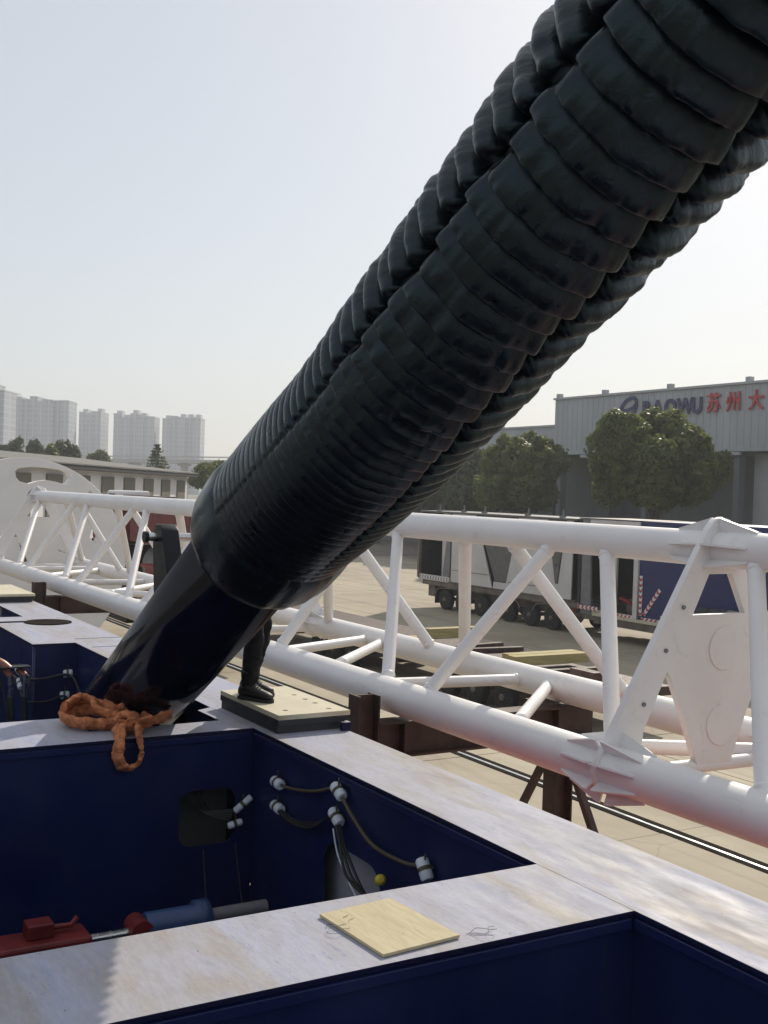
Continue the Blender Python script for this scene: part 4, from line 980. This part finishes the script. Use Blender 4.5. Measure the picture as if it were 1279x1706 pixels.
for (x, z) in ((-42.9, 4.35), (-42.5, 4.35), (-42.7, 4.0), (-42.2, 3.9), (-42.1, 3.5), (-37.7, 4.3), (-37.6, 3.9), (-37.2, 4.2), (-37.45, 3.4), (-37.42, 2.8)):
    MB().tube((x, TY+.095, z), (x, TY-.03, z), .05, n=10).build('bolt', M['dark'], ld)
for x in (-47.1, -45.0, -43.3, -40.0, -37.6):
    mb = MB().box(x-.10, x+.10, TY+.3, TY+.5, ZT_+.081, ZT_+.16); mb.tube((x+.05, TY+.4, ZT_+.16), (x+.05, TY+.4, ZT_+.42), .05, .03, 10)
    mb.build('lifting_eye', M['grey'], ld)
chevrons(ld, (TX0+.2, TY-.035, zb+.13), (1, 0, 0), 11, .24, .17, 'grey')

bx = empty('blue_container', (-28, TY+1.5, .93), 'navy blue machine container on the dropped deck of the transporter', 'container')
MB().box(-32.55, -23.6, TY+.12, TY+2.9, .935, 4.85).build('body', M['navy'], bx, .02)
def bside(name, poly, mat, y, th=.06): return plate(name, [poly], th, (0, y, 0), (1, 0, 0), (0, 0, 1), mat, bx)
bside('door_frame', [(-36.1, .94), (-35.9, .94), (-35.9, 4.8), (-36.1, 4.8)], M['dark'], TY+.1, .1)
bside('door_frame', [(-35.85, .94), (-35.2, .94), (-35.45, 4.8), (-35.85, 4.8)], M['grey'], TY+.1, .1)
bside('door_frame', [(-34.35, 1.2), (-34.1, 1.2), (-34.1, 4.6), (-34.35, 4.6)], M['trailerwhite'], TY+.4, .1)
bside('door_frame', [(-32.8, .94), (-32.56, .94), (-32.56, 4.8), (-32.8, 4.8)], M['trailerwhite'], TY+.1, .1)
bside('door_sill', [(-35.15, .94), (-32.81, .94), (-32.81, 1.16), (-35.15, 1.16)], M['cream'], TY+.1, .1)
bside('door_header', [(-35.4, 4.62), (-32.81, 4.62), (-32.81, 4.8), (-35.4, 4.8)], M['trailerwhite'], TY+.1, .1)
MB().box(-36.1, -32.56, TY+2.8, TY+2.88, .94, 4.8).build('back_wall', M['dark'], bx)
MB().box(-36.1, -32.56, TY+.06, TY+2.8, 4.81, 4.86).build('door_roof', M['midgrey'], bx)
chevrons(bx, (-34.1, TY+.05, 1.05), (1, 0, 0), 6, .22, .18)
chevrons(bx, (-32.35, TY+.11, 1.05), (1, 0, 0), 6, .24, .18)
chevrons(bx, (-32.42, TY+.11, 1.20), (0, 0, 1), 7, .22, .16)
chevrons(bx, (-32.22, TY+.11, 1.25), (.62, 0, .78), 6, .22, .16)
chevrons(tr, (-35.9, TY-.045, 1.21), (1, 0, 0), 5, .24, .16)
sk = empty('tool_bundle', (-33.5, TY+1.0, .93), 'green and red bundle lying inside the transporter doorway', 'bundle')
MB().lathe([(0, .05), (.1, .34), (.4, .42), (.8, .36), (1.0, .06)], (-34.0, TY+1.0, 1.35), (1, .2, .02), 16).build('tarp', M['shedpanel'], sk)
MB().obox((-33.6, TY+.55, 1.62), Vector((.28, .1, -.12)), Vector((0, .08, 0)), Vector((.02, 0, .06))).build('tool_case', M['red'], sk, .02)
MB().box(-34.0, -33.0, TY+.7, TY+1.3, .935, 1.05).build('pallet', M['timber'], sk)
tb = empty('tarp_heap', (-27, TY-.9, 0), 'dark heap of tarpaulin and pipes on a bench in the plate window', 'tarpaulin')
MB().box(-29.6, -22.0, TY-1.6, TY-.5, 1.35, 1.55).build('bench', M['cream'], tb)
for x in (-29.0, -26, -23): MB().box(x-.1, x+.1, TY-1.4, TY-.7, 0, 1.349).build('leg', M['trailerframe'], tb)
rr = random.Random(4)
for k in range(9):
    x = -29.2 + k*.75; mb = MB(); mb.lathe([(0, .04), (.15, rr.uniform(.16, .30)), (.5, rr.uniform(.18, .34)), (.85, .05)], (x, TY-1.1+rr.uniform(-.2, .2), 1.68+rr.uniform(0, .12)), (1, rr.uniform(-.3, .3), rr.uniform(-.1, .15)), 12)
    mb.build('fold', M['shedpanel'] if k % 3 == 0 else M['dark'], tb)

# ------------------------------------------------------------------ low trailer behind the boom with timbers
lt = empty('low_trailer', (-30, 19, 0), 'dark low trailer with timber loads seen through the boom lacing', 'trailer')
MB().box(-40.5, -20.5, 17.6, 20.6, .82, 1.05).build('deck', M['rust'], lt, .01)
for x in (-34.2, -33.0, -31.8, -26.2, -24.9, -23.6):
    for y, s in ((17.65, -1), (20.5, 1)): wheel(lt, x, y, .42, .42, .28, s)
    MB().box(x-.07, x+.07, 17.9, 20.3, .36, .50).build('axle', M['trailerframe'], lt)
for x in (-39, -36, -29, -22): MB().box(x-.1, x+.1, 17.7, 20.5, .55, .819).build('cross_member', M['rust'], lt)
def timber(x, y0, y1, z, w, h, label, yaw=0):
    me = MB().box(-w/2, w/2, -(y1-y0)/2, (y1-y0)/2, 0, h).build('timber_beam', M['timber'], None, .008)
    me.location = (x, (y0+y1)/2, z); me.rotation_euler.z = yaw
    return tag(me, label, 'timber', 'timber beams on the low trailer')
timber(-28.5, 18.4, 20.5, 1.30, .34, .30, 'thick yellow timber beam on the low trailer, behind the crossing lacing tubes')
timber(-24.1, 18.1, 20.5, 1.20, .34, .26, 'yellow timber beam nearest the end plate, at the low trailer end')
timber(-23.72, 18.0, 20.5, 1.20, .34, .26, 'yellow timber beam side by side with the one nearest the end plate')
timber(-30.2, 18.0, 21.0, 1.06, .5, .06, 'thin pale board lying on the low trailer left of the thick timber')
for k, (x, z) in enumerate(((-27.6, 1.06), (-26.9, 1.06), (-24.9, 1.06), (-22.9, 1.06))):
    b = MB().box(-.11, .11, -1.4, 1.4, 0, .13).build('steel_bearer', M['rust'], None); b.location = (x, 19.3, z); b.rotation_euler.z = R_((8, -5, 3, -2)[k])
    tag(b, ('brown steel bearer lying next to the thick timber on the low trailer', 'brown steel bearer askew in the middle of the low trailer', 'brown steel bearer left of the paired timbers', 'brown steel bearer at the right end of the low trailer')[k], 'bearer', 'steel bearers on the low trailer')

# ------------------------------------------------------------------ white disc-shaped plate structure at the left
dk = empty('disc_frame', (-32, 6.8, 0), 'big white disc shaped steel plate with slots behind the boom end', 'steel disc')
DX, DY, DZ, DR = -32.0, 7.30, 3.42, 2.86
outline = [(DY + DR*math.cos(R_(a)), DZ + DR*math.sin(R_(a))) for a in range(-60, 241, 4)]
holes = [[(7.0, 5.91), (7.03, 5.74), (7.12, 5.62), (7.38, 5.56), (7.62, 5.64), (7.87, 5.68), (8.12, 5.64), (8.35, 5.58), (8.48, 5.64), (8.54, 5.78), (8.44, 5.94), (8.25, 6.0), (7.9, 6.04), (7.45, 6.05), (7.1, 6.0)],
         [(9.0, 5.36), (9.08, 5.44), (9.30, 5.24), (9.20, 5.20)],
         [(7.32, 4.64), (7.56, 4.98), (7.97, 4.98), (8.23, 4.62)], [(6.60, 4.06), (6.78, 4.25), (6.86, 4.06)], [(6.94, 4.08), (7.0, 4.30), (7.12, 4.10)],
         [(7.15, 3.98), (7.30, 3.76), (7.18, 3.72)], [(7.32, 3.66), (7.42, 3.42), (7.30, 3.40)], [(8.36, 4.02), (8.46, 4.14), (8.52, 4.02)], [(8.2, 3.78), (8.6, 3.62), (8.25, 3.70)],
         [(8.75, 2.9), (9.05, 3.35), (9.1, 2.8)], [(9.2, 4.5), (9.4, 4.15), (9.3, 3.9), (9.1, 4.1)]]
dp = plate('disc_plate', [outline] + holes, .34, (DX, 0, 0), (0, 1, 0), (0, 0, 1), M['white2'], dk, .01)
mb = MB()
mb.lathe([(-1.05, .55), (-.06, .55)], (DX-.15, 7.7, 3.4), (1, 0, 0), 28); mb.build('hub', M['white2'], dk)
MB().lathe([(.18, .22), (.35, .26), (.42, .12)], (DX, 8.35, 3.15), (1, .1, 0), 18).build('lamp', M['cream'], dk)
for a in (20, 160):
    p = (DX-.68, DY+2.6*math.cos(R_(a)), DZ+2.6*math.sin(R_(a)))
    MB().obox(p, Vector((.49, 0, 0)), Vector((0, -math.sin(R_(a)), math.cos(R_(a))))*.12, Vector((0, math.cos(R_(a)), math.sin(R_(a))))*.08).build('spacer', M['white2'], dk)
for y in (6.2, 8.4): MB().box(DX-.6, DX+.6, y-.25, y+.25, 0, 1.0).build('foot', M['rust'], dk)

# ------------------------------------------------------------------ red machine behind it
rm = empty('red_machine', (-36, 12.5, 0), 'dark red machine with grey drum parked behind the boom at the left', 'machine')
MB().box(-37.2, -31.6, 12.0, 14.2, 3.72, 4.95).build('housing', M['darkred'], rm, .05)
for k in range(7): MB().box(-36.9+k*.72, -36.5+k*.72, 11.96, 12.0, 4.82, 4.90).build('marker', M['sigwhite'], rm)
MB().lathe([(0, .5), (.02, .74), (2.6, .74), (2.62, .5)], (-36.3, 12.9, 3.0), (1, 0, 0), 32).build('drum', M['grey'], rm)
MB().box(-37.5, -31.5, 12.1, 14.1, 1.1, 2.3).build('base', M['shedpanel'], rm, .03)
MB().box(-34.0, -33.2, 11.5, 12.0, 2.35, 3.1).build('bracket', M['red'], rm)
MB().box(-34.2, -33.0, 11.4, 12.05, 3.101, 3.18).build('bracket_shelf', M['red'], rm)
for x in (-36.5, -34.8, -32.5): wheel(rm, x, 12.05, .55, .55, .35, -1)
MB().box(-37.3, -31.6, 12.4, 13.9, .6, 1.099).build('chassis', M['dark'], rm)
MB().box(-41.6, -38.6, 12.0, 13.6, 3.6, 4.85).build('cab', M['darkred'], rm, .08)
MB().box(-41.3, -38.9, 11.96, 11.995, 3.9, 4.6).build('cab_window', M['dark'], rm)
MB().box(-42.0, -37.6, 12.1, 13.9, .9, 3.59).build('cab_base', M['dark'], rm)
MB().box(-39.9, -38.7, 12.0, 13.2, 4.86, 5.42).build('roof_unit', M['white2'], rm, .08)
MB().box(-39.6, -38.9, 11.97, 11.999, 5.0, 5.30).build('roof_window', M['dark'], rm)
MB().beam((-38.5, 12.4, 5.22), (-34.6, 12.4, 5.22), .5, .12).build('boom_rest', M['rust'], rm)

rs = empty('red_skid', (-2.5, 4.8, 0), 'red painted steel skid on the ground between the frame and the boom', 'skid')  # added below the sightline to bounce red light onto the near chord
MB().box(-8.4, 1.4, 4.32, 5.44, 1.6, 3.08).build('body', M['skidred'], rs, .03)
for x in (-8.0, -5.0, -2.0, 1.0): MB().box(x-.12, x+.12, 4.4, 5.15, 0, 1.599).build('leg', M['skidred'], rs)

# ------------------------------------------------------------------ haze
hz = MB().box(-1400, 340, -1000, 1000, -1.2, 95).build('haze', None)
tag(hz, kind='stuff')
hm_ = bpy.data.materials.new('haze'); hm_.use_nodes = True; nt = hm_.node_tree; nt.nodes.clear()
ou = nt.nodes.new('ShaderNodeOutputMaterial'); pv = nt.nodes.new('ShaderNodeVolumePrincipled')
pv.inputs['Color'].default_value = (.86, .90, .95, 1); pv.inputs['Density'].default_value = .0007; pv.inputs['Anisotropy'].default_value = .25
nt.links.new(pv.outputs[0], ou.inputs['Volume']); hz.data.materials.append(hm_)
